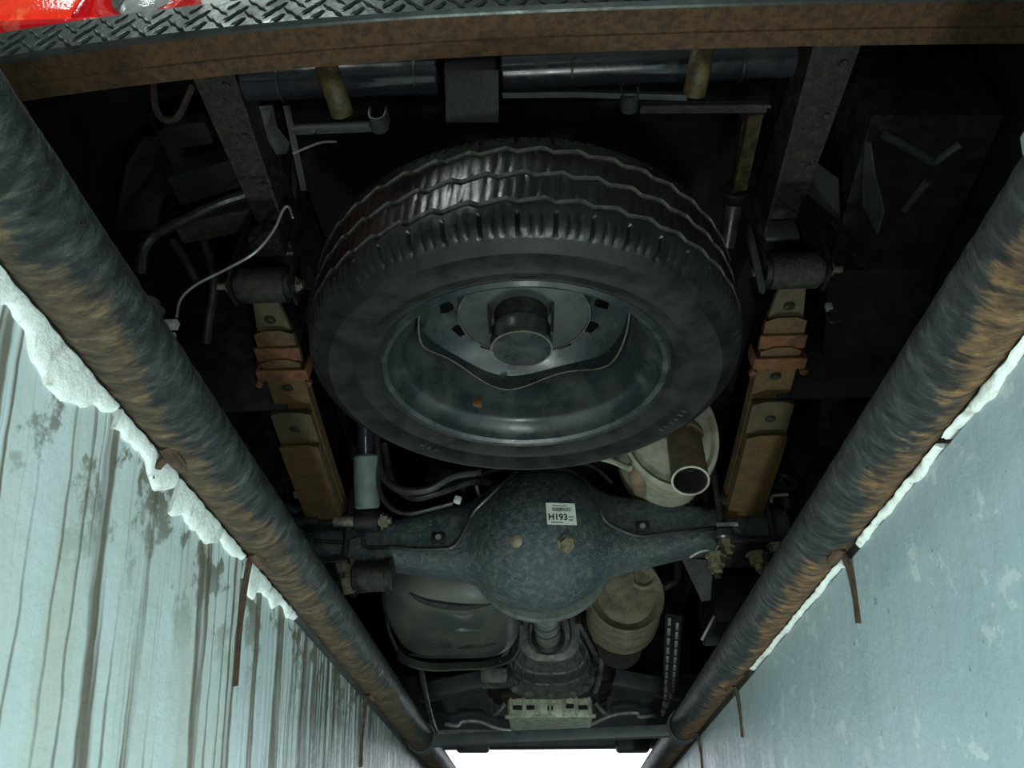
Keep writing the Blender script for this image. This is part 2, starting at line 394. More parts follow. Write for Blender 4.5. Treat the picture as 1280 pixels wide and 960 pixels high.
# ------------------------------------------------------------------ pit edge pipes
def edge_pipe(name, x, mat, label):
    b = MB(); n = 40; L = []; y = -.6
    while y < 6.2:
        L.append(y); y += .006 if y < 2.2 else .02
    vs = []
    for y in L:
        for k in range(n):
            a = 2 * math.pi * k / n
            p = Vector((math.cos(a), 0, math.sin(a)))
            low = max(0, -p.z * .6 + .25)
            q = Vector((x + p.x * .044, y, p.z * .044))
            d = mnoise.fractal(Vector((q.x * 26, q.y * 85 + q.z * 30 + q.x * 30, q.z * 26)), 1.0, 2.0, 4) * (.0009 + .0020 * low)
            vs.append(Vector((x + p.x * (.044 + d), y, p.z * (.044 + d))))
    fs = [[i * n + k, i * n + (k + 1) % n, (i + 1) * n + (k + 1) % n, (i + 1) * n + k] for i in range(len(L) - 1) for k in range(n)]
    b.add(vs, fs + [list(range(n))[::-1], list(range(len(vs) - n, len(vs)))])
    return tag(build(name, b, mat, smooth=80), label, 'pipe')
edge_pipe('edge_pipe', -.437, 'pipe_left', 'long black pipe with brown rust along the streaked left pit wall')
edge_pipe('edge_pipe', .449, 'pipe_right', 'long black pipe with orange rust along the plain right pit wall')

# rusted anchor straps that hold the pipes to the wall
def anchor(x, side, y, length, label):
    t = thing('pipe_anchor', label, 'bracket', (x, y, -.03 - length), 'anchors of the pit edge pipes')
    b = MB(); pts = []
    xi = x - side * .003
    b.strap([(xi - side * .018, y, -.034), (xi - side * .006, y, -.05), (xi + side * .001, y + .17 * length, -.05 - length * .5), (xi + side * .001, y + .34 * length, -.05 - length)], .012, .005, side=(0, 1, 0))
    build('strap', b, 'anchor', t)
    b = MB(); b.tube([(x - side * .020, y - .02, -.040), (x - side * .026, y, -.048), (x - side * .020, y + .03, -.040)], .009, 8)
    build('weld_bead', b, 'anchor', t)
anchor(WLX, -1, at(293, 760, x=WLX).y, .17, 'rusty anchor strap under the left pipe, the long one below the white lip')
anchor(WLX, -1, at(452, 890, x=WLX).y, .15, 'rusty anchor strap under the left pipe, close to the dark oily runs')
anchor(WLX, -1, at(186, 600, x=WLX).y, .02, 'small rusty stub in the white lip of the left wall')
anchor(WRX, 1, at(1066, 705, x=WRX).y, .09, 'rusty anchor strap under the right pipe, nearest the camera')
anchor(WRX, 1, at(925, 870, x=WRX).y, .10, 'rusty anchor strap under the right pipe, middle one')
anchor(WRX, 1, at(876, 925, x=WRX).y, .10, 'rusty anchor strap under the right pipe, farthest one by the crossbar')

# steel bar across the pit
t = thing('pit_crossbar', 'blue-grey steel bar spanning the pit between the two pipes', 'bar', (0, 2.83, -.04))
b = MB(); b.beam((-.41, 2.90, -.010), (.43, 2.74, -.010), .04, .036, .004); build('bar', b, 'barblue', t)
for x, y in ((-.435, 2.905), (.447, 2.738)):
    b = MB(); b.lathe([(.046, -.03), (.051, -.03), (.051, .03), (.046, .03)], (x, y, 0), (0, 1, 0), 28, closed=True); build('clamp', b, 'barblue', t)

# ================================================================== THE TRUCK
TX = -.02
# ---- body underside
t = thing('truck_body', 'black underside of the truck body above the chassis', 'truck body', (TX, 2.9, .80))
b = MB(); b.box((TX, 2.9, .98), (1.90, 4.5, .04), bev=.01); build('floor_panel', b, 'underbody', t)
for s in (-1, 1):
    b = MB(); b.box((TX + s * .93, 3.55, .70), (.04, 2.75, 1.16), bev=.01); build('side_panel', b, 'underbody', t)  # carried low along the sills, added to block stray bay light
for y in (1.02, 1.5, 2.2, 2.8):
    b = MB(); b.box((TX, y, .925), (1.6, .06, .07), bev=.008); build('cross_rib', b, 'underbody', t)
b = MB(); b.box((TX, .70, .86), (1.74, .03, .24), bev=.006); build('rear_valance', b, 'underbody', t)
b = MB(); b.prism([(.862, .70, .655), (.862, .93, .655), (.862, 1.0, .50), (.862, 1.40, .45), (.862, 1.44, 1.0), (.862, .70, 1.0)], (.02, 0, 0)); build('corner_panel', b, 'underbody', t)
b = MB(); b.prism([(-.93, .70, .46), (-.93, .93, .44), (-.93, 1.0, .42), (-.93, 1.75, .36), (-.93, 2.2, .75), (-.93, 2.2, 1.0), (-.93, .72, 1.0)], (-.02, 0, 0)); build('corner_panel', b, 'underbody', t)  # shape extended down and forward to shut out the lit bay wall

# ---- rear bumper
BZ = .50
def byf(x): return .632 + (.045 * (x / .76) ** 2 if x < 0 else .012 * (x / .69) ** 2)
t = thing('rear_bumper', 'rusty step bumper with chequer plate face across the top', 'bumper', (TX, .6, BZ))
X = [-1.0 + 2.0 * i / 60 for i in range(61)]
b = MB(); b.loft([[Vector((x, byf(x), BZ + .020)), Vector((x, byf(x), BZ)), Vector((x, byf(x) - .024, BZ - .001)), Vector((x, byf(x) - .0255, BZ + .002)), Vector((x, byf(x) - .064, BZ + .001)), Vector((x, byf(x) - .064, BZ + .006)), Vector((x, byf(x) - .006, BZ + .006)), Vector((x, byf(x) - .006, BZ + .020))] for x in X])
build('under_flange', b, 'bumperrust', t, smooth=30)
b = MB(); b.loft([[Vector((x, byf(x) - .064, BZ + .001)), Vector((x, byf(x) - .069, BZ + .005)), Vector((x, byf(x) - .071, BZ + .068)), Vector((x, byf(x) - .063, BZ + .075)), Vector((x, byf(x) + .02, BZ + .076)), Vector((x, byf(x) + .02, BZ + .070)), Vector((x, byf(x) - .060, BZ + .068)), Vector((x, byf(x) - .060, BZ + .001))] for x in X])
face = build('chequer_face', b, 'tread', t, smooth=30)
b = MB(); row = 0
zz = BZ + .012
while zz < BZ + .068:
    x = -.99 + (row % 2) * .014
    k = row
    while x < .99:
        sgn = 1 if k % 2 else -1
        y = byf(x) - .0705
        d = Vector((.010, 0, .010 * sgn)); e = Vector((.0028, 0, -.0028 * sgn)); c = Vector((x, y, zz)); o = Vector((0, -.0028, 0))
        b.add([c - d, c + e, c + d, c - e, c - d * .6 + o, c + e * .3 + o, c + d * .6 + o, c - e * .3 + o], [[4, 5, 6, 7], [0, 1, 5, 4], [1, 2, 6, 5], [2, 3, 7, 6], [3, 0, 4, 7]])
        x += .028; k += 1
    zz += .0145; row += 1
lg = build('raised_lugs', b, 'tread', face, smooth=0); lg['kind'] = 'stuff'
for s in (-1, 1):
    b = MB(); b.beam((TX + s * .545, .625, .585), (TX + s * .545, .70, .72), .05, .02, .004); build('mount', b, 'black', t)

# ---- tail lamp
def lamp_at(px_, py_, y): return at(px_, py_, y=y)
LY = .655
t = thing('tail_lamp', 'glowing red tail lamp with round clear reverse lens above the bumper', 'lamp', (-.74, LY, .61))
b = MB(); b.box((-.74, LY + .055, .735), (.36, .07, .13), bev=.02); build('housing', b, 'red', t)
b = MB(); b.box((-.825, LY + .010, .745), (.17, .03, .10), bev=.01); build('amber_lens', b, 'amber', t)
b = MB(); b.box((-.74, LY + .006, .672), (.35, .024, .020), bev=.008); build('lower_rib', b, 'red', t)
b = MB(); b.box((-.725, LY + .004, .735), (.014, .03, .12), bev=.005); build('divider', b, 'red', t)
cR = Vector((-.632, LY + .016, .735))
b = MB(); b.lathe([(.085, .02), (.085, -.012), (.076, -.022), (.062, -.022), (.056, -.010), (.056, .02)], cR, (0, 1, 0), 40, closed=True); ring = build('lens_ring', b, 'red', t)
b = MB(); b.lathe([(.056, -.004), (.050, -.018), (.044, -.012), (.044, .01)], cR, (0, 1, 0), 40); build('chrome_ring', b, 'chrome', ring)
b = MB(); b.lathe([(.045, -.004), (.035, -.012), (.02, -.017), (.0001, -.019)], cR, (0, 1, 0), 40); build('reverse_lens', b, 'clear', ring)
b = MB(); b.prism([(-.55, .675, .635), (-.50, .675, .64), (-.50, .675, .86), (-.57, .675, .86)], (0, .02, 0))
tag(build('body_corner', b, 'white'), 'white painted body corner beside the red tail lamp', 'body panel')

# ---- chassis rails
def rail(s, label, xs):
    t = thing('chassis_rail', label, 'frame rail', (xs, 2.5, .62), 'main frame rails')
    b = MB(); w, h = .075, .13
    pts = [(.70, .75), (1.16, .75), (1.6, .78), (2.1, .72), (2.5, .60), (3.0, .52), (4.9, .52)]
    P = crv([Vector((xs, y, z)) for y, z in pts], 6)
    b.loft([[p + Vector((-w / 2, 0, 0)), p + Vector((w / 2, 0, 0)), p + Vector((w / 2, 0, h)), p + Vector((-w / 2, 0, h))] for p in P])
    build('rail', b, 'underbody', t, smooth=20)
    # grimy reinforcing plate under the rail end
    b = MB(); q = [(.725, .745), (1.19, .742)]
    b.prism([(xs - .042, .715, .748), (xs + .042, .715, .748), (xs + .047, .735, .748), (xs + .040, .78, .748), (xs + .038, 1.19, .748), (xs - .030, 1.19, .748), (xs - .036, .80, .748)], (0, 0, -.012))
    build('under_plate', b, 'grime', t, smooth=20)
    b = MB(); b.prism([(xs - s * .038, .74, .80), (xs - s * .038, .74, .735), (xs - s * .038, 1.19, .69), (xs - s * .038, 1.21, .80)], (-s * .006, 0, 0)); build('inner_gusset', b, 'grime', t, smooth=0)
    # hanger bracket with bolt hole at the plate's end
    b = MB(); b.box((xs + .004, 1.215, .725), (.075, .012, .055), bev=.004); h = build('hanger_tab', b, 'greyplate', t)
    b = MB(); b.cyl((xs + .006, 1.206, .722), (xs + .006, 1.212, .722), .007, 12); build('bolt_hole', b, 'ink', h)  # black disc stands for the dark of the open hole
    for yy in (.82, .93, 1.05):
        b = MB(); b.hexbolt((xs + .02, yy, .737), (0, 0, -1), .008, .006); build('bolt', b, 'grime', t)
    return t
rail(1, 'right chassis rail end, speckled with grime, above the right leaf spring', .532)
rail(-1, 'left chassis rail end, brown with grime, above the left leaf spring', -.572)

# ---- black tow tube behind the bumper with square plate and two olive brackets
t = thing('cross_tube', 'glossy black tow tube behind the bumper with square centre plate', 'tow bar', (TX, .76, .60))
TY = .765
a, c = at(305, 104, y=TY), at(992, 74, y=TY)
mid1, mid2 = at(548, 96, y=TY), at(627, 91, y=TY)
b = MB(); b.cyl(a, mid1, .0285, 32, bev=.003); build('tube', b, 'blackgloss', t)
b = MB(); b.cyl(mid2, c, .0285, 32, bev=.003); build('tube', b, 'blackgloss', t)
for q, y_ in ((352, 104), (520, 97), (714, 88), (925, 79)):
    p = at(q, y_, y=TY); b = MB(); b.lathe([(.0285, -.002), (.0305, -.002), (.0305, .002), (.0285, .002)], p, c - a, 32, closed=True); build('tie_band', b, 'black', t)
pc = (mid1 + mid2) / 2
b = MB(); b.box(pc + Vector((0, .02, .014)), (.088, .06, .05), bev=.004); build('socket_block', b, 'underbody', t)
b = MB(); b.beam(at(589.5, 88, y=.735), at(590.5, 154, y=.80), .090, .008, .002, up=(0, 1, -.4))
pl = build('square_plate', b, 'black', t, smooth=0)
pl['label'] = 'flat dark grey square plate'
def bracket(pts, label):
    b = MB(); b.tube(px(*pts), .0175, 18, 6)
    tag(build('tube_bracket', b, 'hookolive'), label, 'bracket', 'olive brackets holding the tow tube')
bracket([(406, 66, .66), (410, 90, .68), (420, 118, .70), (428, 142, .73)], 'bent olive rusty tube bracket, left one below the bumper')
bracket([(879, 36, .66), (878, 62, .68), (873, 92, .70), (868, 116, .73)], 'bent olive rusty tube bracket, right one below the bumper')
def angle(pts, w, mat, label, name='angle_bar', cat='bar', th=.004, group=None, hole=None):
    t = thing(name, label, cat, at(*pts[0][:2], y=pts[0][2]), group)
    P = px(*pts)
    b = MB(); b.strap(P, w, th, side=(0, .35, 1), smooth=0); build('web', b, mat, t, smooth=0)
    b = MB(); b.strap([p + Vector((0, w * .45, w * .42)) for p in P], w * .8, th, side=(0, 1, -.3), smooth=0); build('flange', b, mat, t, smooth=0)
    if hole:
        p = at(*hole, y=pts[0][2] - .006); b = MB(); b.cyl(p, p + Vector((0, .004, .001)), .006, 12); build('hole', b, 'ink', t)  # hole is a black disc, its inner dark put in as colour
angle([(366, 160, .80), (462, 156, .80)], .022, 'greyplate', 'short dark angle bar with a hole, left under the tow tube', hole=(391, 163))
angle([(802, 132, .80), (962, 131, .80)], .024, 'grime', 'grey angle bar, right under the tow tube')
angle([(628, 116, .79), (720, 115, .79), (860, 119, .79)], .016, 'greyplate', 'thin grey edge bar along the tow tube, right of the square plate')
for i, (q, y_, nm) in enumerate(((472, 158, 'left'), (788, 133, 'right'))):
    p = at(q, y_, y=.80); b = MB()
    b.strap([p + Vector((-.014, 0, .034)), p + Vector((-.012, 0, .008)), p, p + Vector((.012, 0, .008)), p + Vector((.014, 0, .034))], .03, .003, side=(0, 1, 0))
    tag(build('u_clip', b, 'greyplate'), 'small U-shaped steel clip at the end of the %s angle bar' % nm, 'clip', 'U clips')
# brown channel post and dark bump stop on the right
t = thing('channel_post', 'brown rusty channel post beside the right chassis rail', 'post', at(925, 235, y=1.0))
b = MB(); b.strap(px((944, 142, .86), (924, 236, 1.02)), .026, .012, side=(1, 0, .1), smooth=0); build('channel', b, 'hookolive', t, smooth=0)
b = MB(); b.strap(px((930, 146, .88), (916, 236, 1.04)), .010, .020, side=(1, 0, .1), smooth=0); build('channel_lip', b, 'grime', t, smooth=0)
t = thing('bump_stop', 'dark rubber bump stop below the brown channel post', 'bump stop', at(915, 300, y=1.12))
b = MB(); b.cyl(at(920, 236, y=1.06), at(917, 252, y=1.09), .030, 20, r2=.022, bev=.003); build('cup', b, 'black', t)
b = MB(); b.cyl(at(917, 252, y=1.09), at(908, 310, y=1.16), .019, 20, r2=.016); build('stem', b, 'hose', t)

# ---- leaf springs
def spring(s, label):
    xs = TX + s * .527
    t = thing('leaf_spring', label, 'leaf spring', (xs, 1.8, .33), 'leaf springs')
    def zc(y):
        # underside of the main leaf: steep at the shackle, flattening over the axle
        d = abs(y - 1.85); return .385 + .145 * (d / .70) ** 1.25
    w = .083
    leaves = [  # start, thickness, offset below main leaf, material, tip taper
        (1.165, .010, 0, 'springgrey', .62), (1.235, .010, .0105, 'spring', 1.), (1.30, .010, .021, 'spring', 1.),
        (1.415, .013, .050, 'springgrey', 1.08), (1.50, .014, .0635, 'spring', 1.08)]
    for i, (y0, th, off, mt, tip) in enumerate(leaves):
        b = MB(); y1 = 3.70 - y0; n = 30; rows = []
        for k in range(n + 1):
            f = k / n; y = y0 + (y1 - y0) * f
            e = min(f, 1 - f) * (y1 - y0)
            ww = w / 2 * (tip + (1 - tip) * min(1, e / .11)) if tip < 1 else w / 2 * (tip if e < .4 else tip)
            bowy = 0
            z = zc(y) - off
            cur = [(-1, 0), (-.5, 1), (0, 1.3), (.5, 1), (1, 0)] if e < .001 else None
            rows.append([Vector((xs + ww, y, z)), Vector((xs + ww, y, z - th)), Vector((xs + ww * .45, y - (.012 if f == 0 else 0), z - th)), Vector((xs - ww * .45, y - (.012 if f == 0 else 0), z - th)), Vector((xs - ww, y, z - th)), Vector((xs - ww, y, z))])
        b.loft(rows); build('leaf', b, mt, t, smooth=25)
    # spacer wedge that leaves the dark step
    b = MB(); b.box((xs, 1.85, zc(1.85) - .0405), (w * .9, .16, .019)); build('spacer', b, 'black', t)
    # eye with bushing and shackle bolt
    ez = zc(1.145) + .012
    b = MB(); b.lathe([(.020, -.046), (.036, -.046), (.036, .046), (.020, .046)], (xs, 1.145, ez), (1, 0, 0), 32, closed=True); build('eye', b, 'grime', t)
    b = MB(); b.lathe([(.006, -.056), (.026, -.056), (.026, .056), (.006, .056)], (xs, 1.145, ez), (1, 0, 0), 24, closed=True); eb = build('bushing', b, 'hose', t)
    b = MB(); b.cyl((xs - .078, 1.145, ez), (xs + .078, 1.145, ez), .009, 14); b.hexbolt((xs + s * .066, 1.145, ez), (s, 0, 0), .013, .012, .018); b.hexbolt((xs - s * .066, 1.145, ez), (-s, 0, 0), .013, .008); build('shackle_bolt', b, 'bolt', t)
    for q in (-1, 1):
        b = MB(); xx = xs + q * .058
        b.prism([(xx, 1.115, ez - .028), (xx, 1.175, ez - .028), (xx, 1.185, ez + .02), (xx, 1.18, .76), (xx, 1.13, .76), (xx, 1.108, ez + .02)], (q * .007, 0, 0)); build('shackle_plate', b, 'black', t, smooth=0)
    # rebound clip
    yy = 1.325; zb = zc(yy) - .034
    dz = (zc(yy + .01) - zc(yy)) / .01
    b = MB(); c = Vector((xs, yy, zb - .004)); rot = Matrix.Rotation(math.atan(dz), 3, 'X')
    b.box(c, (w + .022, .030, .007), rot, .002)
    for q in (-1, 1):
        b.box(c + rot @ Vector((q * (w / 2 + .010), 0, .022)), (.006, .030, .052), rot, .001)
        b.box(c + rot @ Vector((q * (w / 2 + .012), .02, -.004)), (.012, .014, .012), rot @ Matrix.Rotation(.5, 3, 'Z'), .001)
    build('rebound_clip', b, 'rust', t)
    b = MB(); b.box(Vector((xs, yy - .045, zc(yy - .045) - .026)), (w + .012, .034, .006), Matrix.Rotation(math.atan(dz), 3, 'X'), .001); build('clip_plate', b, 'rust', t)
    for y_, off in ((1.205, .012), (1.365, .033), (1.455, .063)):
        b = MB(); p = Vector((xs, y_, zc(y_) - off)); b.lathe([(.0035, 0), (.011, 0), (.011, .005), (.0035, .006)], p, (0, .25, -1), 16, closed=True); rv = build('rivet', b, 'grime', t)
    return t
spring(-1, 'rusty brown leaf spring left of the spare wheel')
spring(1, 'rusty brown leaf spring right of the spare wheel')

# ---- spare wheel
WC = Vector((-.022, 1.062, .34))
spare = thing('spare_wheel', 'spare wheel with black ribbed tyre hung flat under the truck', 'spare wheel', WC - Vector((0, 0, .11)))
def tyre_mesh(c, axis, Rt=.364, Rl=.236, hw=.108, detail=True, up=None):
    """axis points away from the side seen; h measured along axis"""
    ax = Vector(axis).normalized(); u = (Vector(up) if up else ax.orthogonal()); u = (u - ax * u.dot(ax)).normalized(); w = ax.cross(u)
    per = 44; sub = 14 if detail else 3; n = per * sub
    # profile rows: (r, h, groove depth, zig amplitude, sipe depth)
    rows = []
    def row(r, h, zig=0., sip=0., ph=0.): rows.append((r, h, zig, sip, ph))
    row(Rl - .002, -hw * .74); row(Rl + .004, -hw * .80); row(Rl + .012, -hw * .83); row(Rl + .016, -hw * .86); row(Rl + .020, -hw * .855); row(Rl + .04, -hw * .955); row(Rl + .044, -hw * .965); row(Rl + .047, -hw * .955)
    row(Rl + .065, -hw * .995); row(Rl + .085, -hw * .99); row(Rl + .088, -hw * 1.005); row(Rl + .092, -hw * .985)
    row(Rt - .030, -hw * .945); row(Rt - .022, -hw * .90); row(Rt - .020, -hw * .89, 0, .002)
    row(Rt - .014, -hw * .84, 0, .004); row(Rt - .008, -hw * .77, 0, .005); row(Rt - .005, -hw * .70, 0, .006); row(Rt - .003, -hw * .62, 0, .004); row(Rt - .0025, -hw * .60)
    def groove(hc, ph):
        row(Rt - .001, hc - .0055, .0042, 0, ph); row(Rt - .010, hc - .0040, .0042, 0, ph); row(Rt - .010, hc + .0040, .0042, 0, ph); row(Rt - .0005, hc + .0055, .0042, 0, ph)
    groove(-hw * .46, 0); row(Rt, -hw * .30, 0, .002); row(Rt, -hw * .16, 0, .002)
    groove(0, .5); row(Rt, hw * .16, 0, .002); row(Rt, hw * .30, 0, .002)
    groove(hw * .44, 0)
    row(Rt - .0025, hw * .60); row(Rt - .005, hw * .70, 0, .006); row(Rt - .014, hw * .84, 0, .004); row(Rt - .03, hw * .945); row(Rl + .065, hw); row(Rl + .012, hw * .83); row(Rl - .002, hw * .74)
    vs = []
    for r, h, zig, sip, ph in rows:
        for k in range(n):
            f = (k / sub + ph) % 1.0
            hh = h + zig * ((-1 + 2 * f / .72) if f < .72 else (1 - 2 * (f - .72) / .28))
            rr = r
            if sip and detail:
                j = (k + (int(h * 220) if abs(h) < hw * .5 else 0)) % sub
                if j == 0: rr -= sip * 1.3
                elif j in (5, 9): rr -= sip * .7
            a = 2 * math.pi * k / n
            vs.append(Vector(c) + ax * hh + (u * math.cos(a) + w * math.sin(a)) * rr)
    m = len(rows)
    fs = [[i * n + k, i * n + (k + 1) % n, (i + 1) * n + (k + 1) % n, (i + 1) * n + k] for i in range(m - 1) for k in range(n)]
    b = MB(); b.add(vs, fs); b.groove = [i * n for i in range(m - 1) if rows[i][2] and rows[i + 1][2] and rows[i][0] < rows[i + 1][0]]; b.n = n; return b
tilt = Matrix.Rotation(R(2.0), 3, 'X')
SA = tilt @ Vector((0, 0, 1)); RF = (1, 0, 0)
tm = tyre_mesh(WC, SA, up=RF)
tyre = build('tyre', tm, 'rubber', spare, smooth=38)
tyre.data.materials.append(M['grooveedge'])
tyre.data.materials.append(M['sidewall'])
for k in range(13 * tm.n): tyre.data.polygons[k].material_index = 2
for i0 in tm.groove:
    for k in range(tm.n): tyre.data.polygons[i0 + k].material_index = 1
# rim barrel: lip, bead seat, ledge, drop centre
rl = .238
pr = [(rl + .004, -.078), (rl + .006, -.088), (rl + .001, -.094), (rl - .007, -.090), (rl - .010, -.080), (rl - .016, -.066), (rl - .024, -.060), (rl - .030, -.052), (rl - .031, -.030), (rl - .036, -.022), (rl - .038, -.012), (rl - .045, .000), (rl - .050, .030), (rl - .050, .062), (rl - .02, .078), (rl, .09)]
b = MB(); b.lathe(pr, WC, SA, 120, ref=RF); barrel = build('rim_barrel', b, 'rim', spare, smooth=40)
# wheel disc with vent holes and scalloped skirt
n = 240; holes = [(2 * math.pi * k / 12, .143, .0165) for k in range(12)]
rad = [.02 + .004 * i for i in range(34)] ; uu = Vector(RF); ww = SA.cross(uu)
def disc_h(r): return .050 + (.010 if r < .07 else 0) - max(0, (r - .15)) * .25 + (.012 * math.exp(-((r - .135) / .03) ** 2))
b = MB(); vs = []
for r in rad:
    for k in range(n):
        a = 2 * math.pi * k / n; p = Vector((r * math.cos(a), r * math.sin(a)))
        for ha, hr, hs in holes:
            q = Vector((hr * math.cos(ha), hr * math.sin(ha))); d = p - q
            if hs * .8 < d.length < hs + .003: p = q + d.normalized() * hs
        vs.append(WC + SA * disc_h(r) + uu * p.x + ww * p.y)
fs = []
for i in range(len(rad) - 1):
    for k in range(n):
        r = rad[i] + .002; a = 2 * math.pi * (k + .5) / n
        if any((Vector((r * math.cos(a), r * math.sin(a))) - Vector((hr * math.cos(ha), hr * math.sin(ha)))).length < hs * .97 for ha, hr, hs in holes): continue
        fs.append([i * n + k, i * n + (k + 1) % n, (i + 1) * n + (k + 1) % n, (i + 1) * n + k])
b.add(vs, fs)
r0 = rad[-1]
vs = []
N2 = 160
for j in range(7):
    for k in range(N2):
        a = 2 * math.pi * k / N2
        sc = .5 + .5 * math.cos(5 * a + .35)
        sc = sc ** .9
        edge = -.004 + .030 * sc
        f = j / 6
        h = disc_h(r0) + (edge - disc_h(r0)) * f
        rr = r0 + (rl - .0535 - r0) * min(1, f * 2.2)
        vs.append(WC + SA * h + (uu * math.cos(a) + ww * math.sin(a)) * rr)
b.add(vs, [[i * N2 + k, i * N2 + (k + 1) % N2, (i + 1) * N2 + (k + 1) % N2, (i + 1) * N2 + k] for i in range(6) for k in range(N2)])
disc = build('wheel_disc', b, 'rim', spare, smooth=40)
b = MB(); pts = []
for k in range(N2 + 1):
    a = 2 * math.pi * k / N2; sc = (.5 + .5 * math.cos(5 * a + .35)) ** .9
    pts.append(WC + SA * (-.004 + .030 * sc) + (uu * math.cos(a) + ww * math.sin(a)) * (rl - .0525))
b.tube(pts, .0016, 5, 0); build('disc_edge', b, 'rimedge', disc)
b = MB(); p = WC + SA * -.03 + (uu * math.cos(R(118)) + ww * math.sin(R(118))) * (rl - .028); b.box(p, (.024, .016, .022), bev=.005); build('rust_spot', b, 'rust', spare)
# small raised moulding marks on the sidewall
b = MB()
for a0, a1, r_, st in ((20, 36, .300, 2.8), (128, 136, .292, 3.0)):
    q = a0
    while q < a1:
        a = R(q); h_ = random.choice((.008, .010, .011)); e = (uu * math.cos(a) + ww * math.sin(a)); tn = ww * math.cos(a) - uu * math.sin(a)
        for k in range(random.choice((1, 2))):
            c = WC + SA * -.1075 + e * r_ + tn * k * .004
            b.box(c, (.0016, h_, .003), Matrix((tn, e, SA)).transposed())
        q += st
mk = build('moulded_marks', b, 'grooveedge', tyre, smooth=0); mk['kind'] = 'stuff'
# carrier: round plate, cup, yoke straps
t = thing('spare_carrier', 'steel carrier cup and round plate holding the spare wheel', 'carrier', WC + SA * -.03)
b = MB(); b.lathe([(.0001, .034), (.112, .034), (.117, .037), (.117, .042), (.0001, .042)], WC, SA, 64); pl = build('plate', b, 'greyplate', t)
b = MB(); b.lathe([(.1165, .0335), (.118, .0335), (.118, .043), (.1165, .043)], WC, SA, 64, closed=True); build('plate_edge', b, 'rimedge', pl)
cc = WC + Vector((-.005, -.012, 0))
b = MB(); b.lathe([(.0001, -.044), (.050, -.044), (.052, -.042), (.052, -.005), (.050, -.004), (.050, -.040), (.0001, -.040)], cc, SA, 48); cup = build('cup', b, 'rim', t)
b = MB(); b.lathe([(.0505, -.0455), (.0535, -.0455), (.0535, -.0425), (.0505, -.0425)], cc, SA, 48, closed=True); build('cup_rim', b, 'rimedge', cup)
b = MB(); b.cyl(cc + SA * -.04, cc + SA * .036, .047, 32); build('cup_core', b, 'grime', t)
for sx in (-1, 1):
    b = MB(); b.strap([cc + Vector((sx * .052, -.01, -.03)), cc + Vector((sx * .054, -.01, .0)), cc + Vector((sx * .056, -.015, .035))], .03, .005, side=(0, 1, 0)); build('yoke_strap', b, 'grime', t)

# ---- rear axle
AX = Vector((-.002, 1.85, .288))
axle = thing('rear_axle', 'blue-grey banjo axle housing with round differential cover', 'axle', AX - Vector((0, 0, .18)))
H = [(0, .182), (.04, .178), (.08, .165), (.115, .145), (.145, .120), (.175, .102), (.21, .092), (.26, .084), (.32, .072), (.38, .060), (.44, .053), (.60, .048)]
D = [(0, .175), (.04, .171), (.08, .157), (.115, .134), (.145, .108), (.175, .085), (.21, .070), (.26, .062), (.32, .058), (.38, .055), (.44, .053), (.60, .048)]
b = MB(); rings = []
xs = [-.62 + 1.24 * i / 124 for i in range(125)]
for x in xs:
    h, d = lerp_tab(H, abs(x)), lerp_tab(D, abs(x)); e = 2 + 1.6 * min(1, max(0, (abs(x) - .1) / .15)) * (1 if abs(x) < .42 else .2)
    ring = []
    for k in range(40):
        a = 2 * math.pi * k / 40; ca, sa = math.cos(a), math.sin(a)
        yy = math.copysign(abs(ca) ** (2 / e), ca) * d; zz = math.copysign(abs(sa) ** (2 / e), sa) * h
        ring.append(AX + Vector((x, yy, zz + x * .035)))
    rings.append(ring)
b.loft(rings); housing = build('housing', b, 'axle', axle, smooth=50)
b = MB(); b.lathe([(.165, .06), (.188, .06), (.192, .066), (.192, .078), (.186, .084), (.13, .09), (.11, .13), (.075, .20), (.06, .34), (.05, .36)], AX, (0, 1, 0), 56); carrier = build('carrier_flange', b, 'axleflange', axle)
# brake lines + clips on the housing
def sph(px_, py_, lift=.004, C0=AX, rad_=.178):
    d = ray(px_, py_).normalized(); oc = CAM - C0; bq = oc.dot(d); cq = oc.length_squared - (rad_ + lift) ** 2
    disc_ = bq * bq - cq
    return CAM + d * (-bq - math.sqrt(disc_)) if disc_ > 0 else None
def on_arm(px_, py_, lift=.006):
    best = None
    for i in range(400):
        y = 1.60 + .3 * i / 400; p = at(px_, py_, y=y); x = p.x - AX.x
        h, d = lerp_tab(H, abs(x)) + lift, lerp_tab(D, abs(x)) + lift
        e = 2 + 1.6 * min(1, max(0, (abs(x) - .1) / .15)) * (1 if abs(x) < .42 else .2)
        q = (abs(p.y - AX.y) / d) ** e + (abs(p.z - AX.z - x * .035) / h) ** e
        if q <= 1: return p
        if best is None or q < best[0]: best = (q, p)
    return best[1]
b = MB(); b.tube([on_arm(*q) for q in ((392, 676), (430, 678), (452, 672), (458, 684), (490, 684), (515, 686), (548, 686), (568, 682), (582, 660), (592, 640), (610, 622), (628, 605), (645, 590))], .005, 8, 5); build('brake_line', b, 'hose', axle)
b = MB(); b.tube([on_arm(*q) for q in ((690, 585), (715, 590), (735, 605), (748, 630), (756, 650), (775, 662), (800, 670), (830, 667), (860, 664), (895, 660))], .005, 8, 5); build('brake_line', b, 'hose', axle)
for q in ((548, 672), (803, 658)):
    p = on_arm(*q, lift=.004); b = MB(); b.box(p, (.034, .008, .028), bev=.003); cl = build('line_clip', b, 'black', axle)
    b = MB(); b.hexbolt(p + Vector((0, -.004, 0)), (0, -1, -.2), .006, .006); build('clip_bolt', b, 'bolt', cl)
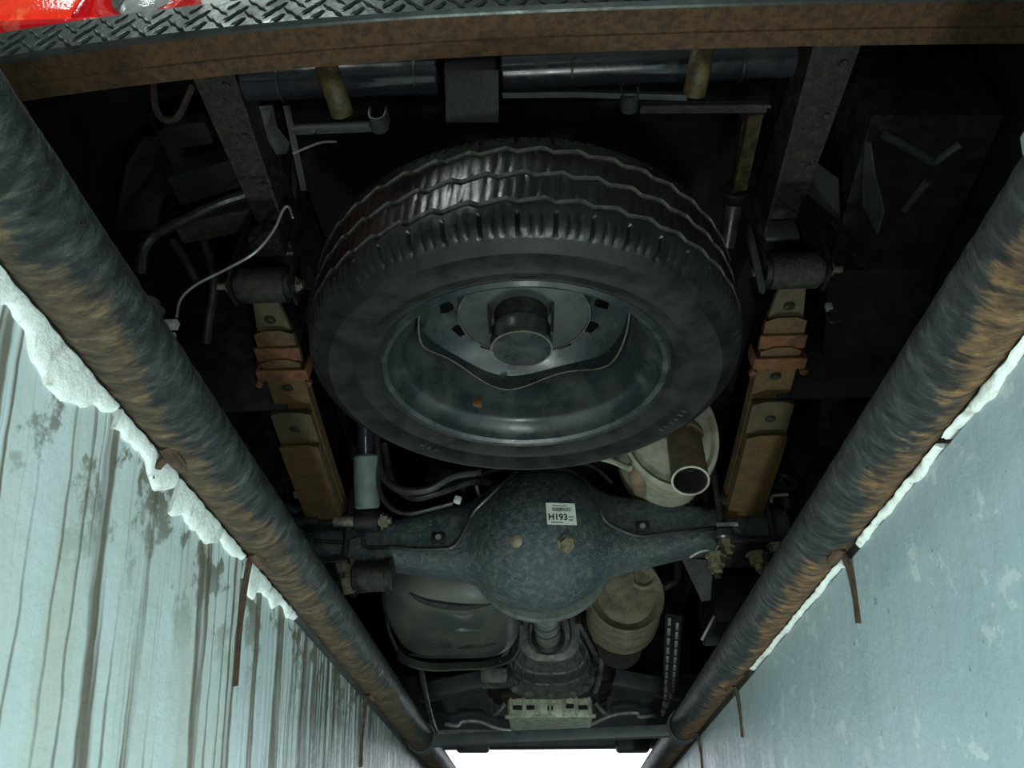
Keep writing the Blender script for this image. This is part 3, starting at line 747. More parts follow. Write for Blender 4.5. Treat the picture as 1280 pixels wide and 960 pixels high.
# plug, cast mark and paper sticker
p = on_arm(707, 680, .0); nn = (p - AX).normalized()
b = MB(); b.hexbolt(p, nn, .017, .014); build('fill_plug', b, 'brass', axle)
p = on_arm(645, 676, .0); b = MB(); b.lathe([(.016, 0), (.012, .003), (.0001, .005)], p, (p - AX), 20); build('cast_boss', b, 'canister', axle)
p = on_arm(701, 643, .0); nn = (p - AX).normalized(); nn = (nn + Vector((0, -.12, 0))).normalized()
sxv = Vector((1, 0, 0)); sxv = (sxv - nn * sxv.dot(nn)).normalized(); syv = nn.cross(sxv)
if syv.z < 0: syv = -syv
ang = R(3); sxv, syv = sxv * math.cos(ang) + syv * math.sin(ang), syv * math.cos(ang) - sxv * math.sin(ang)
b = MB(); b.box((0, 0, 0), (.072, .054, .0012)); mt = Matrix((sxv, syv, nn)).transposed().to_4x4(); mt.translation = p + nn * .0035
b.v = [mt @ v for v in b.v]; stick = build('part_sticker', b, 'label', axle, smooth=0); stick['label'] = 'white paper sticker reading H193'
fc = bpy.data.curves.new('sticker_text', 'FONT'); fc.body = 'H193'; fc.size = .0215; fc.align_x = 'CENTER'; fc.offset = .0007
fo = bpy.data.objects.new('sticker_text', fc); COL.objects.link(fo)
me = bpy.data.meshes.new_from_object(fo); bpy.data.objects.remove(fo)
b = MB(); b.add([mt @ Vector((v.co.x - .009, v.co.y - .0155, .0010)) for v in me.vertices], [list(pl_.vertices) for pl_ in me.polygons])
build('sticker_text', b, 'ink', stick, smooth=0)
def ink(x0, x1, y0, y1):
    return [mt @ Vector(q) for q in ((x0, y0, .0010), (x1, y0, .0010), (x1, y1, .0010), (x0, y1, .0010))]
b = MB(); x = -.022
while x < .026:
    w_ = random.choice((.0006, .001, .0016)); b.add(ink(x, x + w_, .006, .0155), [[0, 1, 2, 3]]); x += w_ + random.choice((.0006, .0009))
build('barcode', b, 'ink', stick, smooth=0)
b = MB()
for x0, x1, y0, y1 in ((-.020, .014, .019, .0215),):
    x = x0
    while x < x1: b.add(ink(x, x + .0017, y0, y1), [[0, 1, 2, 3]]); x += .0024
for (x0, n_, y0) in ((.017, 3, -.009), (.024, 3, -.009), (.017, 5, -.017), (-.026, 13, -.0235)):
    for k in range(n_): b.add(ink(x0 + k * .0022, x0 + k * .0022 + .0015, y0, y0 + .0032), [[0, 1, 2, 3]])
build('small_print', b, 'ink', stick, smooth=0)
# spring seats, u-bolts, nuts
for s in (-1, 1):
    xx = TX + s * .527; zz = .300 + s * .018
    b = MB(); b.box((xx, 1.85, zz + .035), (.11, .16, .03), bev=.006); build('spring_seat', b, 'black', axle)
    b = MB(); b.box((xx, 1.85, zz - .075), (.15, .17, .016), bev=.004); pl = build('clamp_plate', b, 'black', axle)
    for qx in (-1, 1):
        b = MB(); pts = [Vector((xx + qx * .060, 1.785, zz - .115)), Vector((xx + qx * .060, 1.785, zz + .10)), Vector((xx + qx * .06, 1.80, zz + .125)), Vector((xx + qx * .06, 1.90, zz + .125)), Vector((xx + qx * .06, 1.915, zz + .10)), Vector((xx + qx * .06, 1.915, zz - .115))]
        b.tube(pts, .0085, 10, 3); ub = build('u_bolt', b, 'grime', axle)
        for y_ in (1.785, 1.915):
            b = MB(); b.hexbolt((xx + qx * .060, y_, zz - .083), (0, 0, -1), .016, .02); build('nut', b, 'bolt', ub)

# sway bar ends / link bushes under the axle on the left, the brass fittings on the right
t = thing('link_bush', 'greasy link bushing with clamp under the left end of the axle', 'bushing', at(470, 735, y=1.80))
b = MB(); b.cyl(at(442, 722, y=1.80), at(492, 720, y=1.80), .036, 28, bev=.004); build('bush', b, 'grime', t)
b = MB(); b.lathe([(.036, -.006), (.042, -.006), (.042, .006), (.036, .006)], at(487, 720, y=1.80), (1, 0, 0), 28, closed=True); build('bush_flange', b, 'black', t)
b = MB(); b.strap([at(436, 700, y=1.80), at(434, 720, y=1.79), at(438, 742, y=1.80)], .03, .012, side=(1, 0, 0)); build('clamp', b, 'brass', t)
b = MB(); b.cyl(at(380, 738, y=1.82), at(436, 730, y=1.82), .022, 20); build('link_rod', b, 'black', t)
t = thing('link_fitting', 'pair of greasy brass-coloured link nuts under the right end of the axle', 'fitting', at(905, 700, y=1.78))
for q, y_ in ((908, 680), (896, 703), (948, 702)):
    p = at(q, y_, y=1.77); b = MB(); b.hexbolt(p + Vector((0, 0, .02)), (0, 0, -1), .019, .028, .014); build('nut', b, 'brass', t)
b = MB(); b.cyl(at(905, 664, y=1.77), at(906, 676, y=1.77), .026, 24, bev=.004); build('rubber_bush', b, 'hose', t)
b = MB(); b.strap(px((896, 656, 1.76), (922, 655, 1.76)), .008, .006, side=(0, .3, 1)); build('bright_strip', b, 'slotmetal', t, smooth=0)
b = MB(); b.tube(px((862, 697, 1.78), (874, 690, 1.77), (884, 688, 1.77), (893, 690, 1.77), (898, 682, 1.765)), .003, 6); build('sensor_wire', b, 'slotmetal', t)

# ---- dampers
def damper(label, p0, p1, p2, boltx, mat, s):
    t = thing('shock_absorber', label, 'shock absorber', p0, 'rear shock absorbers')
    b = MB(); b.cyl(p0, p1, .032, 28, bev=.006); build('lower_tube', b, mat, t)
    b = MB(); b.cyl(p1, p2, .022, 24, bev=.003); build('rod', b, 'blackgloss', t)
    lo = p0 + (p0 - p1).normalized() * .030
    b = MB(); b.cyl(lo - Vector((.030, 0, 0)), lo + Vector((.030, 0, 0)), .027, 24, bev=.003); build('eye', b, 'black', t)
    b = MB(); b.cyl(lo - Vector((.085, 0, 0)), lo + Vector((.045, 0, 0)), .014, 16); b.hexbolt(lo + Vector((.036, 0, 0)), (1, 0, 0), .017, .016, .008); build('eye_bolt', b, 'bolt', t)
damper('grey shock absorber standing beside the left leaf spring', at(459, 636, y=1.76), at(457, 568, y=1.70), at(456, 500, y=1.63), 0, 'shock', -1)
damper('dark shock absorber tucked behind the right leaf spring', at(985, 640, y=1.90), at(972, 575, y=1.86), at(960, 500, y=1.82), 0, 'black', 1)

# ---- road wheels and brake drums at the axle ends
for s, nm in ((-1, 'left'), (1, 'right')):
    c = Vector((TX + s * .80, 1.85, .372))
    ty = build('road_tyre', tyre_mesh(c, (s, 0, 0), detail=False, hw=.10), 'rubber', axle, smooth=38)
    b = MB(); b.lathe([(.237, -.07), (.22, -.06), (.20, .0), (.05, .02), (.0001, .02)], c, (s, 0, 0), 48); build('wheel_rim', b, 'rim', ty)
    b = MB(); b.lathe([(.0001, -.10), (.12, -.10), (.15, -.085), (.152, -.02), (.0001, -.02)], c - Vector((0, 0, .07)), (s, 0, 0), 48); build('brake_drum', b, 'grime', axle)
    b = MB(); b.box((TX + s * .72, 1.42, .70), (.36, .008, .56), bev=.003)
    tag(build('mud_flap', b, 'black'), 'black mud flap hanging in front of the %s rear wheel' % nm, 'mud flap', 'mud flaps')

# ---- muffler with tailpipe
mc = at(835, 535, y=1.56)
max_ = Vector((.05, .90, .22)).normalized()
t = thing('muffler', 'pale dusty oval muffler behind the tyre with rusty tailpipe', 'muffler', mc - Vector((0, 0, .14)))
b = MB(); b.lathe([(.0001, .012), (.70, .006), (.86, .010), (.93, -.004), (1.0, -.002), (1.02, .008), (1.0, .018), (.98, .06), (.98, .30), (.8, .33), (.0001, .33)], mc, max_, 64, sx=.112, sy=.150, ref=(1, .0, .25))
build('shell', b, 'muffler', t, smooth=30)
p0, p1 = at(855, 548, y=1.575), at(863, 601, y=1.515)
b = MB(); L = (p1 - p0).length
b.lathe([(.040, -.03), (.0405, L), (.0375, L), (.036, L - .08), (.035, -.02)], p0, p1 - p0, 40); tp = build('tailpipe', b, 'piperust', t)
b = MB(); b.lathe([(.0415, L - .002), (.0415, L + .001), (.0370, L + .001), (.0370, L - .002)], p0, p1 - p0, 40, closed=True); build('pipe_lip', b, 'muffler', tp)
b = MB(); b.lathe([(.0368, L - .002), (.0352, L - .04), (.0345, L - .07), (.0001, L - .075)], p0, p1 - p0, 32); build('soot_lining', b, 'soot', tp)
b = MB(); b.lathe([(.041, -.02), (.046, -.015), (.046, .0), (.041, .006)], p0, p1 - p0, 40); build('weld_collar', b, 'piperust', tp)
b = MB(); b.tube(px((800, 580, 1.62), (798, 594, 1.64), (802, 610, 1.76)), .024, 18); build('inlet_stub', b, 'piperust', t)
b = MB(); b.tube(px((740, 570, 1.62), (765, 576, 1.60), (788, 586, 1.58)), .008, 8); build('hanger_rod', b, 'muffler', t)

# ---- hoses between tyre and axle
def hose(name, pts, r, mat, label, cat='hose', n=10):
    b = MB(); b.tube(px(*pts), r, n, 6); return tag(build(name, b, mat), label, cat)
hose('hydraulic_hose', [(470, 540, 1.70), (476, 590, 1.72), (500, 612, 1.72), (535, 612, 1.72), (565, 596, 1.72), (600, 590, 1.74)], .010, 'hose', 'upper black hydraulic hose between spare wheel and axle')
hose('hydraulic_hose', [(480, 555, 1.74), (490, 600, 1.75), (515, 622, 1.75), (548, 616, 1.75), (590, 602, 1.77), (612, 604, 1.80)], .009, 'hose', 'middle black hydraulic hose above the left axle arm')
t = thing('cable', 'thin cable ending in a white cap above the left axle arm', 'cable', at(505, 640, y=1.72))
b = MB(); b.tube(px((472, 560, 1.70), (474, 610, 1.72), (488, 634, 1.73), (510, 642, 1.73), (540, 636, 1.73), (566, 629, 1.73)), .006, 8, 5); build('sleeve', b, 'hose', t)
b = MB(); b.box(at(572, 625, y=1.73), (.017, .014, .017), Matrix.Rotation(.3, 3, 'Y'), .002); build('end_cap', b, 'whiteplastic', t)
hose('vent_tube', [(690, 580, 1.80), (720, 578, 1.82), (745, 586, 1.84), (765, 604, 1.86)], .006, 'hose', 'thin vent tube curving past the right of the differential', 'tube')
hose('vent_tube', [(592, 606, 1.80), (610, 590, 1.82), (650, 582, 1.84), (690, 576, 1.86)], .006, 'hose', 'thin vent tube arching above the left of the differential', 'tube')
t = thing('hose_bundle_bracket', 'dark bracket holding hoses just left of the differential', 'bracket', at(590, 605, y=1.85))
b = MB(); b.box(at(560, 598, y=1.88), (.12, .02, .05), Matrix.Rotation(.3, 3, 'Y'), .004); build('plate', b, 'black', t)
b = MB(); b.strap(px((592, 596, 1.84), (596, 610, 1.84), (600, 622, 1.84)), .008, .004); build('tab', b, 'slotmetal', t)

# ---- fuel tank
def rounded(cx, cy, z0, z1, wx, wy, rc, taper=.9, n=9):
    rings = []
    for i in range(n + 1):
        f = i / n; z = z0 + (z1 - z0) * f
        k = 1 - (1 - min(1, f / .28)) ** 2 * .14 if f < .28 else 1
        k *= taper + (1 - taper) * f
        ring = []
        for j in range(48):
            a = 2 * math.pi * j / 48; e = 2 / 4.5
            ring.append(Vector((cx + wx / 2 * k * math.copysign(abs(math.cos(a)) ** e, math.cos(a)), cy + wy / 2 * k * math.copysign(abs(math.sin(a)) ** e, math.sin(a)), z)))
        rings.append(ring)
    return rings
t = thing('fuel_tank', 'dark pressed-steel fuel tank left of the driveshaft', 'fuel tank', (-.29, 2.42, .19))
TC = Vector((-.285, 2.42, .37)); TH = Vector((.215, .31, .185))
def tank_pt(u, v, k=1.0, p=3.6):
    d = Vector((math.cos(v) * math.cos(u), math.cos(v) * math.sin(u), math.sin(v)))
    q = (abs(d.x) ** p + abs(d.y) ** p + abs(d.z) ** p) ** (-1 / p)
    return TC + Vector((d.x * q * TH.x, d.y * q * TH.y, d.z * q * TH.z)) * k
b = MB(); b.loft([[tank_pt(2 * math.pi * k / 72, -math.pi / 2 + .001 + (math.pi - .002) * j / 48) for k in range(72)] for j in range(49)]); build('tank_shell', b, 'tank', t, smooth=60)
def on_tank(px_, py_, lift=1.0):
    d = ray(px_, py_); best = None; p = 3.6
    for i in range(500):
        y = 2.0 + .9 * i / 500; q = at(px_, py_, y=y) - TC
        f = (abs(q.x / TH.x) ** p + abs(q.y / TH.y) ** p + abs(q.z / TH.z) ** p) ** (1 / p)
        if f <= lift: return q + TC
        if best is None or f < best[0]: best = (f, q + TC)
    return best[1]
def dent(pts, r, mat='ink', name='slot_shade'):  # by default a dark bead, the shade of a pressed slot as colour
    P = [on_tank(*q) for q in pts]; n_ = len(crv(P, 4)); rr_ = [r * (.25 + .75 * math.sin(math.pi * (i + .3) / (n_ - .4))) for i in range(n_)]
    b = MB(); b.tube(P, rr_, 8, 4); build(name, b, mat, t)
dent([(512, 741), (530, 751), (560, 757), (590, 758), (622, 752)], .012)
dent([(556, 789), (575, 787), (602, 788)], .011, 'tank', 'pressed_ridge')
dent([(533, 801), (548, 803), (564, 808)], .012)
dent([(572, 810), (596, 806), (620, 804)], .011)
dent([(512, 818), (540, 820), (580, 818), (618, 812)], .009)
dent([(566, 768), (578, 771), (592, 768)], .010, 'tank', 'pressed_ridge')
b = MB(); zz = .176
P = [at(498, 818, z=.20), at(512, 828, z=.19), at(540, 834, z=.186), at(575, 833, z=.186), at(610, 831, z=.186), at(638, 822, z=.19), at(650, 806, z=.20)]
b.strap(P, .030, .008, side=(0, .6, 1)); build('front_lip', b, 'tank', t)
for q in ((548, 835), (590, 834), (628, 828)):
    b = MB(); b.hexbolt(at(*q, z=.185), (0, -.3, -1), .009, .006); build('lip_bolt', b, 'bolt', t)
for q0, q1 in (((537, 700), (547, 842)),):
    pass
b = MB(); b.tube([on_tank(486, 742, .98), on_tank(484, 780, .98), on_tank(496, 812, .98)], .006, 6); build('edge_seam', b, 'tank', t)

# ---- driveshaft, transmission, engine pan
t = thing('driveshaft', 'bare steel driveshaft running forward from the differential', 'driveshaft', (.005, 2.55, .23))
a_, c_ = Vector((0, 2.20, .285)), Vector((.015, 2.90, .345))
b = MB(); b.cyl(a_, c_, .046, 36); build('tube', b, 'shaft', t)
for f in (.55, .72):
    p = a_.lerp(c_, f); b = MB(); b.lathe([(.046, -.004), (.0485, -.003), (.0485, .003), (.046, .004)], p, c_ - a_, 36, closed=True); build('weld_ring', b, 'grime', t)
b = MB(); b.lathe([(.046, -.03), (.060, -.02), (.064, .01), (.058, .03), (.045, .03)], c_, c_ - a_, 36, closed=True); build('rubber_seal', b, 'hose', t)
GC = Vector((.022, 2.92, .375))
t = thing('transmission', 'grey cast aluminium gearbox with raised ribs', 'gearbox', GC - Vector((0, 0, .2)))
b = MB(); rings = []
prof = [(0, .075, .070), (.04, .085, .080), (.05, .115, .100), (.18, .145, .112), (.36, .165, .118), (.44, .185, .122), (.47, .205, .130), (.54, .205, .130), (.56, .17, .11)]
for dy, rx, rz in prof:
    ring = []
    for k in range(48):
        a = 2 * math.pi * k / 48; e = 2 / 2.6
        ring.append(GC + Vector((rx * math.copysign(abs(math.cos(a)) ** e, math.cos(a)), dy, rz * math.copysign(abs(math.sin(a)) ** e, math.sin(a)))))
    rings.append(ring)
b.loft(rings); build('case', b, 'alu', t, smooth=30)
for k in range(9):
    a = R(188 + 20.5 * k); ca, sa = math.cos(a), math.sin(a)
    def cp(dy):
        rx, rz = lerp_tab([(d, r) for d, r, _ in prof], dy), lerp_tab([(d, r) for d, _, r in prof], dy); e = 2 / 2.6
        return GC + Vector((rx * math.copysign(abs(ca) ** e, ca), dy, rz * math.copysign(abs(sa) ** e, sa)))
    b = MB(); b.tube([cp(.055), cp(.18), cp(.30), cp(.43)], .006, 6, 3); build('rib', b, 'alu', t)
    b = MB(); b.hexbolt(cp(.46) + Vector((ca * .008, -.012, sa * .008)), (0, -1, 0), .011, .012); build('flange_bolt', b, 'alu', t)
for dy in (.18, .33):
    rx, rz = lerp_tab([(d, r) for d, r, _ in prof], dy), lerp_tab([(d, r) for d, _, r in prof], dy)
    b = MB(); pts = [GC + Vector((rx * 1.01 * math.copysign(abs(math.cos(R(q))) ** .77, math.cos(R(q))), dy, rz * 1.01 * math.copysign(abs(math.sin(R(q))) ** .77, math.sin(R(q))))) for q in range(190, 351, 10)]
    b.tube(pts, .006, 6, 0); build('ring_rib', b, 'alu', t)
for s in (-1, 1):
    b = MB(); b.prism([GC + Vector((s * .10, .02, .03)), GC + Vector((s * .20, .40, -.02)), GC + Vector((s * .20, .44, .12)), GC + Vector((s * .10, .10, .12))], (s * .02, 0, 0)); build('side_web', b, 'alu', t, smooth=0)
b = MB(); b.tube(px((742, 795, 3.0), (752, 815, 3.05), (750, 845, 3.2), (744, 865, 3.3)), .010, 8); build('breather_pipe', b, 'alu', t)
b = MB(); b.box(at(618, 848, y=3.2), (.11, .10, .06), bev=.012); build('side_mount', b, 'alu', t)
t = thing('oil_pan', 'pale ribbed oil pan at the front below the gearbox', 'oil pan', at(688, 900, y=3.62))
pa, pb = at(634, 892, y=3.62), at(742, 890, y=3.62); pcx = (pa + pb) / 2
b = MB(); b.box(pcx + Vector((0, .18, .03)), (pb.x - pa.x, .36, .10), bev=.02); build('pan', b, 'alulight', t)
b = MB(); b.box(pcx + Vector((0, .02, -.012)), (pb.x - pa.x + .02, .03, .014), bev=.004); build('pan_flange', b, 'alulight', t)
for k in range(7):
    b = MB(); b.box(pcx + Vector(((k - 3) * .058, -.010, .025)), (.012, .034, .075), bev=.003); build('rib', b, 'alulight', t)
for x0, x1, z0 in ((-.165, -.125, .022), (-.105, -.07, .022), (.07, .105, .026), (.125, .165, .02), (-.012, .012, .018)):  # dark slabs on the pan face stand for shade between its ribs
    b = MB(); b.box(pcx + Vector(((x0 + x1) / 2, -.0015, z0)), (x1 - x0, .006, .018), bev=.001); build('recess_shade', b, 'grime', t)
for k in range(5):
    b = MB(); b.box(pcx + Vector(((k - 2) * .075 + .01, -.008, .05)), (.03, .016, .02), bev=.003); build('boss', b, 'alulight', t)
b = MB(); b.box(pcx + Vector((0, .02, .075)), (pb.x - pa.x + .06, .10, .035), bev=.006); build('upper_band', b, 'grime', t)
for s in (-1, 1):
    b = MB(); b.tube([pcx + Vector((s * .20, 0, .04)), pcx + Vector((s * .25, .02, .0)), pcx + Vector((s * .27, .05, .07))], .012, 8); build('side_bracket', b, 'alu', t)

# ---- round silencer on the right
cc = at(783, 742, y=2.38); d = Vector((.02, 1, .01)).normalized()
t = thing('silencer_canister', 'dusty brown round silencer canister right of the driveshaft', 'silencer', cc - Vector((0, 0, .12)))
rr = .120
b = MB(); b.lathe([(.0001, .012), (rr * .55, .012), (rr * .75, .016), (rr * .90, .004), (rr * .97, -.004), (rr, .004), (rr * 1.01, .03), (rr * .99, .05), (rr, .055), (rr * 1.0, .17), (rr * 1.025, .18), (rr * 1.0, .19), (rr * 1.0, .23), (rr * 1.02, .24), (rr * 1.0, .26), (rr * .9, .285), (rr * .5, .30), (.0001, .30)], cc, d, 64)
build('shell', b, 'canister', t, smooth=35)
b = MB(); b.lathe([(.030, .014), (.034, .002), (.040, .0), (.046, .004), (.05, .014)], cc + Vector((.058, 0, .06)), d, 28); b.lathe([(.03, .010), (.0001, .010)], cc + Vector((.058, 0, .06)), d, 24); build('inlet_collar', b, 'canister', t)
b = MB(); b.lathe([(.055, .016), (.050, .004), (.03, .0), (.0001, -.002)], cc + Vector((-.02, 0, .05)), d, 28); build('pressed_dome', b, 'canister', t)
b = MB(); b.tube([cc + d * .28, cc + d * .40 + Vector((.0, 0, -.01)), cc + d * .52 + Vector((.01, 0, .01))], .055, 24); build('outlet_pipe', b, 'grime', t)
b = MB(); b.lathe([(.0001, -.012), (.055, -.012), (.085, -.008), (.085, .006), (.0001, .006)], cc + d * .60 + Vector((.01, 0, .0)), d, 24); build('pipe_flange', b, 'grime', t)
b = MB(); b.cyl(cc + Vector((-.22, .12, .02)), cc + Vector((-.10, .12, .01)), .022, 16); build('side_pipe', b, 'canister', t)

# ---- slotted heat shield strip on the right
A0, A1, A2, A3 = at(832, 768, y=2.35), at(852, 772, y=2.35), at(846, 860, y=3.0), at(826, 896, y=3.5)
t = thing('slotted_shield', 'slotted metal strip standing right of the silencer canister', 'shield', A3)
b = MB(); b.prism([A0, A1, A1 + (A2 - A1) * .9, A2, A3 + Vector((.008, 0, 0)), A3], (.004, 0, .004)); sh = build('strip', b, 'black', t, smooth=0)
for lane in (.25, .75):
    for k in range(12):
        f = (k + .5 + (lane > .5) * .4) / 12.5
        l, r_ = A0.lerp(A3, f), A1.lerp(A2.lerp(A3, .0), min(1, f / .75)) if f < .75 else A2.lerp(A3, (f - .75) / .25)
        p = l.lerp(r_, lane); g = (A3 - A0) * .024
        b = MB(); b.beam(p - g + Vector((0, 0, -.004)), p + g + Vector((0, 0, -.004)), .009, .004, .0005); build('slot_edge', b, 'slotmetal', sh)

# ---- front underbody: crossmember, sway bar, lower bumper edge
t = thing('front_crossmember', 'dark blue-grey front crossmember closing the far end of the truck', 'crossmember', (.0, 4.2, .2))
b = MB(); b.loft([[Vector((x, 4.1, .30 + .05 * (x / .8) ** 2)), Vector((x, 4.16, .255)), Vector((x, 4.30, .255)), Vector((x, 4.34, .48)), Vector((x, 4.1, .50))] for x in [-.85 + 1.7 * i / 20 for i in range(21)]]); build('beam', b, 'barblue', t, smooth=20)
t = thing('front_bumper', 'dark lower edge of the front bumper above the bright opening', 'bumper', (.0, 4.95, .26))
b = MB(); b.box((0, 4.95, .65), (2.0, .10, .72), bev=.03); build('beam', b, 'barblue', t)  # taller and wider than a bumper, shaped to close gaps that leak light
for q0, q1 in ((570, 612), (770, 812)):
    a_, c_ = at(q0, 938, y=4.9), at(q1, 936, y=4.9); m_ = (a_ + c_) / 2
    b = MB(); b.box(m_ + Vector((0, 0, .03)), (abs(c_.x - a_.x), .10, .09), bev=.02); build('tow_lug', b, 'barblue', t)
b = MB(); b.tube(px((556, 905, 3.95), (572, 907, 3.95), (578, 902, 3.95), (600, 902, 3.95), (630, 912, 3.95), (680, 913, 3.95), (730, 908, 3.95), (765, 894, 3.95), (795, 891, 3.95), (800, 896, 3.95), (820, 894, 3.95)), .010, 10, 5)
tag(build('sway_bar', b, 'slotmetal'), 'thin pale sway bar curving across the front', 'sway bar')
b = MB(); b.tube(px((526, 835, 2.7), (532, 868, 3.0), (540, 900, 3.4), (545, 914, 3.6)), .010, 8)
tag(build('hand_brake_cable', b, 'greyplate'), 'thin ridged cable left of the oil pan beside the left pipe', 'cable')
t = thing('engine_block', 'dark engine mass above the oil pan', 'engine', (.02, 3.9, .33))
b = MB(); b.box((.02, 3.92, .62), (.62, .5, .52), bev=.05); build('block', b, 'black', t)
for s in (-1, 1):
    b = MB(); b.beam((.02 + s * .25, 3.8, .42), (.02 + s * .62, 3.85, .36), .08, .08, .01); build('mount_arm', b, 'barblue', t)

# ---- right hand side: black bin, gusset, wires
q = [at(1083, 145, z=.66), at(1243, 148, z=.66), at(1300, 300, z=.66), at(1110, 296, z=.66)]
t = thing('side_bin', 'black sheet-metal bin with pressed X ribs beyond the right rail', 'bin', (.72, 1.1, .62))
b = MB(); b.prism([(.600, .875, .66), (.835, .885, .66), (.850, 1.24, .63), (.625, 1.24, .63)], (0, 0, .28)); build('bin_shell', b, 'black', t, smooth=0)
b = MB(); b.prism([(.625, 1.24, .628), (.850, 1.24, .628), (.86, 1.62, .42), (.665, 1.62, .42)], (0, 0, .05)); fr = build('arch_liner', b, 'black', t, smooth=0)
for g in (((1105, 168), (1168, 203)), ((1168, 203), (1200, 180)), ((1130, 262), (1160, 226))):
    b = MB(); b.tube([at(*g[0], z=.652 if g[0][1] < 230 else .645), at(*g[1], z=.652 if g[0][1] < 230 else .645)], .008, 8, 0); build('pressed_rib', b, 'greyplate', t)
for g in (((1150, 312), (1124, 370)), ((1198, 314), (1155, 398))):
    b = MB(); b.tube([at(*g[0], y=1.27), at(*g[1], y=1.42)], .005, 8, 0); build('pressed_rib', b, 'greyplate', fr)
b = MB(); b.prism([at(1084, 178, x=.595), at(1089, 178, x=.597), at(1094, 215, x=.603), at(1106, 262, x=.612), at(1098, 292, x=.612), at(1080, 256, x=.604), at(1081, 215, x=.598)], (-.003, 0, 0)); build('side_sheet', b, 'greyplate', t, smooth=0)
t = thing('rail_gusset', 'grey angled gusset plate between right rail and black bin', 'gusset', at(1030, 260, y=1.15))
b = MB(); b.prism([at(1012, 196, x=.565), at(1048, 224, x=.588), at(1050, 280, x=.600), at(1002, 238, x=.572)], (.004, .004, .006)); build('plate', b, 'greyplate', t, smooth=0)
b = MB(); b.strap([at(1000, 242, x=.565), at(1040, 274, x=.590), at(1062, 300, x=.600), at(1078, 332, x=.605)], .020, .006, side=(.5, .3, .8)); build('strap', b, 'black', t)
for i, (x0, y0) in enumerate(((1066, 306), (1036, 384))):
    t = thing('wire_clip', ('small looped wire clip below the gusset plate', 'small looped wire clip beside the right spring, lower one')[i], 'clip', at(x0, y0, y=1.2), 'looped wire clips')
    b = MB(); b.box(at(x0, y0, y=1.2), (.012, .012, .016), bev=.002); build('clip_body', b, 'slotmetal', t)
    b = MB(); b.tube(px((x0, y0 + 4, 1.2), (x0 + 12, y0 + 6, 1.2), (x0 + 13, y0 + 16, 1.2), (x0 + 4, y0 + 19, 1.2), (x0 - 3, y0 + 12, 1.2)), .003, 6); build('loop', b, 'hose', t)
b = MB(); b.lathe([(.0001, 0), (.05, 0), (.056, .006), (.05, .012), (.0001, .012)], at(940, 325, y=1.10), (1, -.35, 0), 32, sx=1.4, ref=(0, 0, 1))
tag(build('rubber_stop_plate', b, 'greyplate'), 'dark oval plate between spare tyre and right spring eye', 'plate')
hose('support_strut', [(1052, 330, 1.25), (1056, 380, 1.35), (1062, 440, 1.5)], .012, 'greyplate', 'thin grey strut standing below the looped wire clips', 'strut')
t = thing('corner_box', 'dark box with one bright edge low on the right beside the right pipe', 'box', at(905, 800, y=2.2))
b = MB(); p = at(915, 765, y=2.25); b.box(p + Vector((.05, .12, .04)), (.20, .25, .14), bev=.006); build('box', b, 'black', t)
b = MB(); b.tube(px((893, 770, 2.11), (877, 800, 2.13)), .004, 6, 0); build('bright_edge', b, 'slotmetal', t)
t = thing('spring_hanger', 'grey folded hanger bracket below the right end of the axle', 'bracket', at(880, 750, y=2.1))
b = MB(); b.prism(px((852, 698, 2.05), (892, 700, 2.05), (888, 750, 2.08), (878, 752, 2.08)), (0, .01, .004)); build('plate', b, 'greyplate', t, smooth=0)
b = MB(); b.tube(px((848, 690, 2.0), (846, 722, 2.0), (838, 730, 2.0), (830, 734, 2.0)), .010, 8); build('rod', b, 'black', t)
# tangle above right axle end
t = thing('brake_hose_fitting', 'shiny tangled brake hose fitting above the right end of the axle', 'fitting', at(985, 620, y=1.8))
b = MB(); b.tube(px((962, 600, 1.75), (970, 592, 1.76), (985, 596, 1.76), (994, 606, 1.78), (985, 612, 1.78), (968, 606, 1.77)), .007, 8); build('loop', b, 'hose', t)
b = MB(); b.tube(px((964, 628, 1.75), (966, 620, 1.75), (985, 618, 1.75)), .004, 6); build('wire', b, 'slotmetal', t)
b = MB(); b.cyl(at(975, 575, y=1.75), at(992, 600, y=1.8), .02, 16); build('cylinder', b, 'blackgloss', t)
t = thing('brake_hose_fitting', 'glossy tangled brake hose fitting beside the left spring seat', 'fitting', at(365, 630, y=1.8))
b = MB(); b.tube(px((356, 600, 1.75), (362, 585, 1.76), (372, 600, 1.76), (382, 625, 1.78), (370, 640, 1.78), (356, 630, 1.77)), .012, 8); build('loop', b, 'blackgloss', t)
b = MB(); b.hexbolt(at(373, 618, y=1.74), (0, -1, -.3), .010, .01); build('bolt', b, 'bolt', t)
b = MB(); b.cyl(at(352, 655, y=1.78), at(400, 650, y=1.78), .022, 16); build('pipe', b, 'black', t)

# ---- left hand side: brackets, hoses, wires
def plate(name, pts, label, mat='underbody', th=.008, cat='bracket'):
    b = MB(); b.prism(px(*pts), (0, th, th * .4)); return tag(build(name, b, mat, smooth=0), label, cat)
hose('tie_strap', [(192, 106, .78), (194, 132, .80), (202, 148, .82), (216, 150, .82), (226, 140, .81), (240, 108, .79)], .006, 'grime', 'thin U-shaped strap hanging below the bumper on the left', 'strap', 6)
plate('outrigger_plate', [(180, 172, .98), (205, 168, .98), (213, 186, .98), (228, 212, 1.0), (218, 215, 1.0), (206, 205, 1.0), (203, 240, 1.03), (192, 285, 1.08), (143, 286, 1.08), (158, 205, 1.0)], 'black outrigger plate with a notched edge left of the left rail')
t = thing('outrigger_box', 'black box outrigger welded to the left chassis rail', 'bracket', at(250, 215, y=1.0))
b = MB(); b.beam(at(215, 232, y=1.02), at(292, 208, y=1.02), .07, .05, .004); build('beam', b, 'underbody', t)
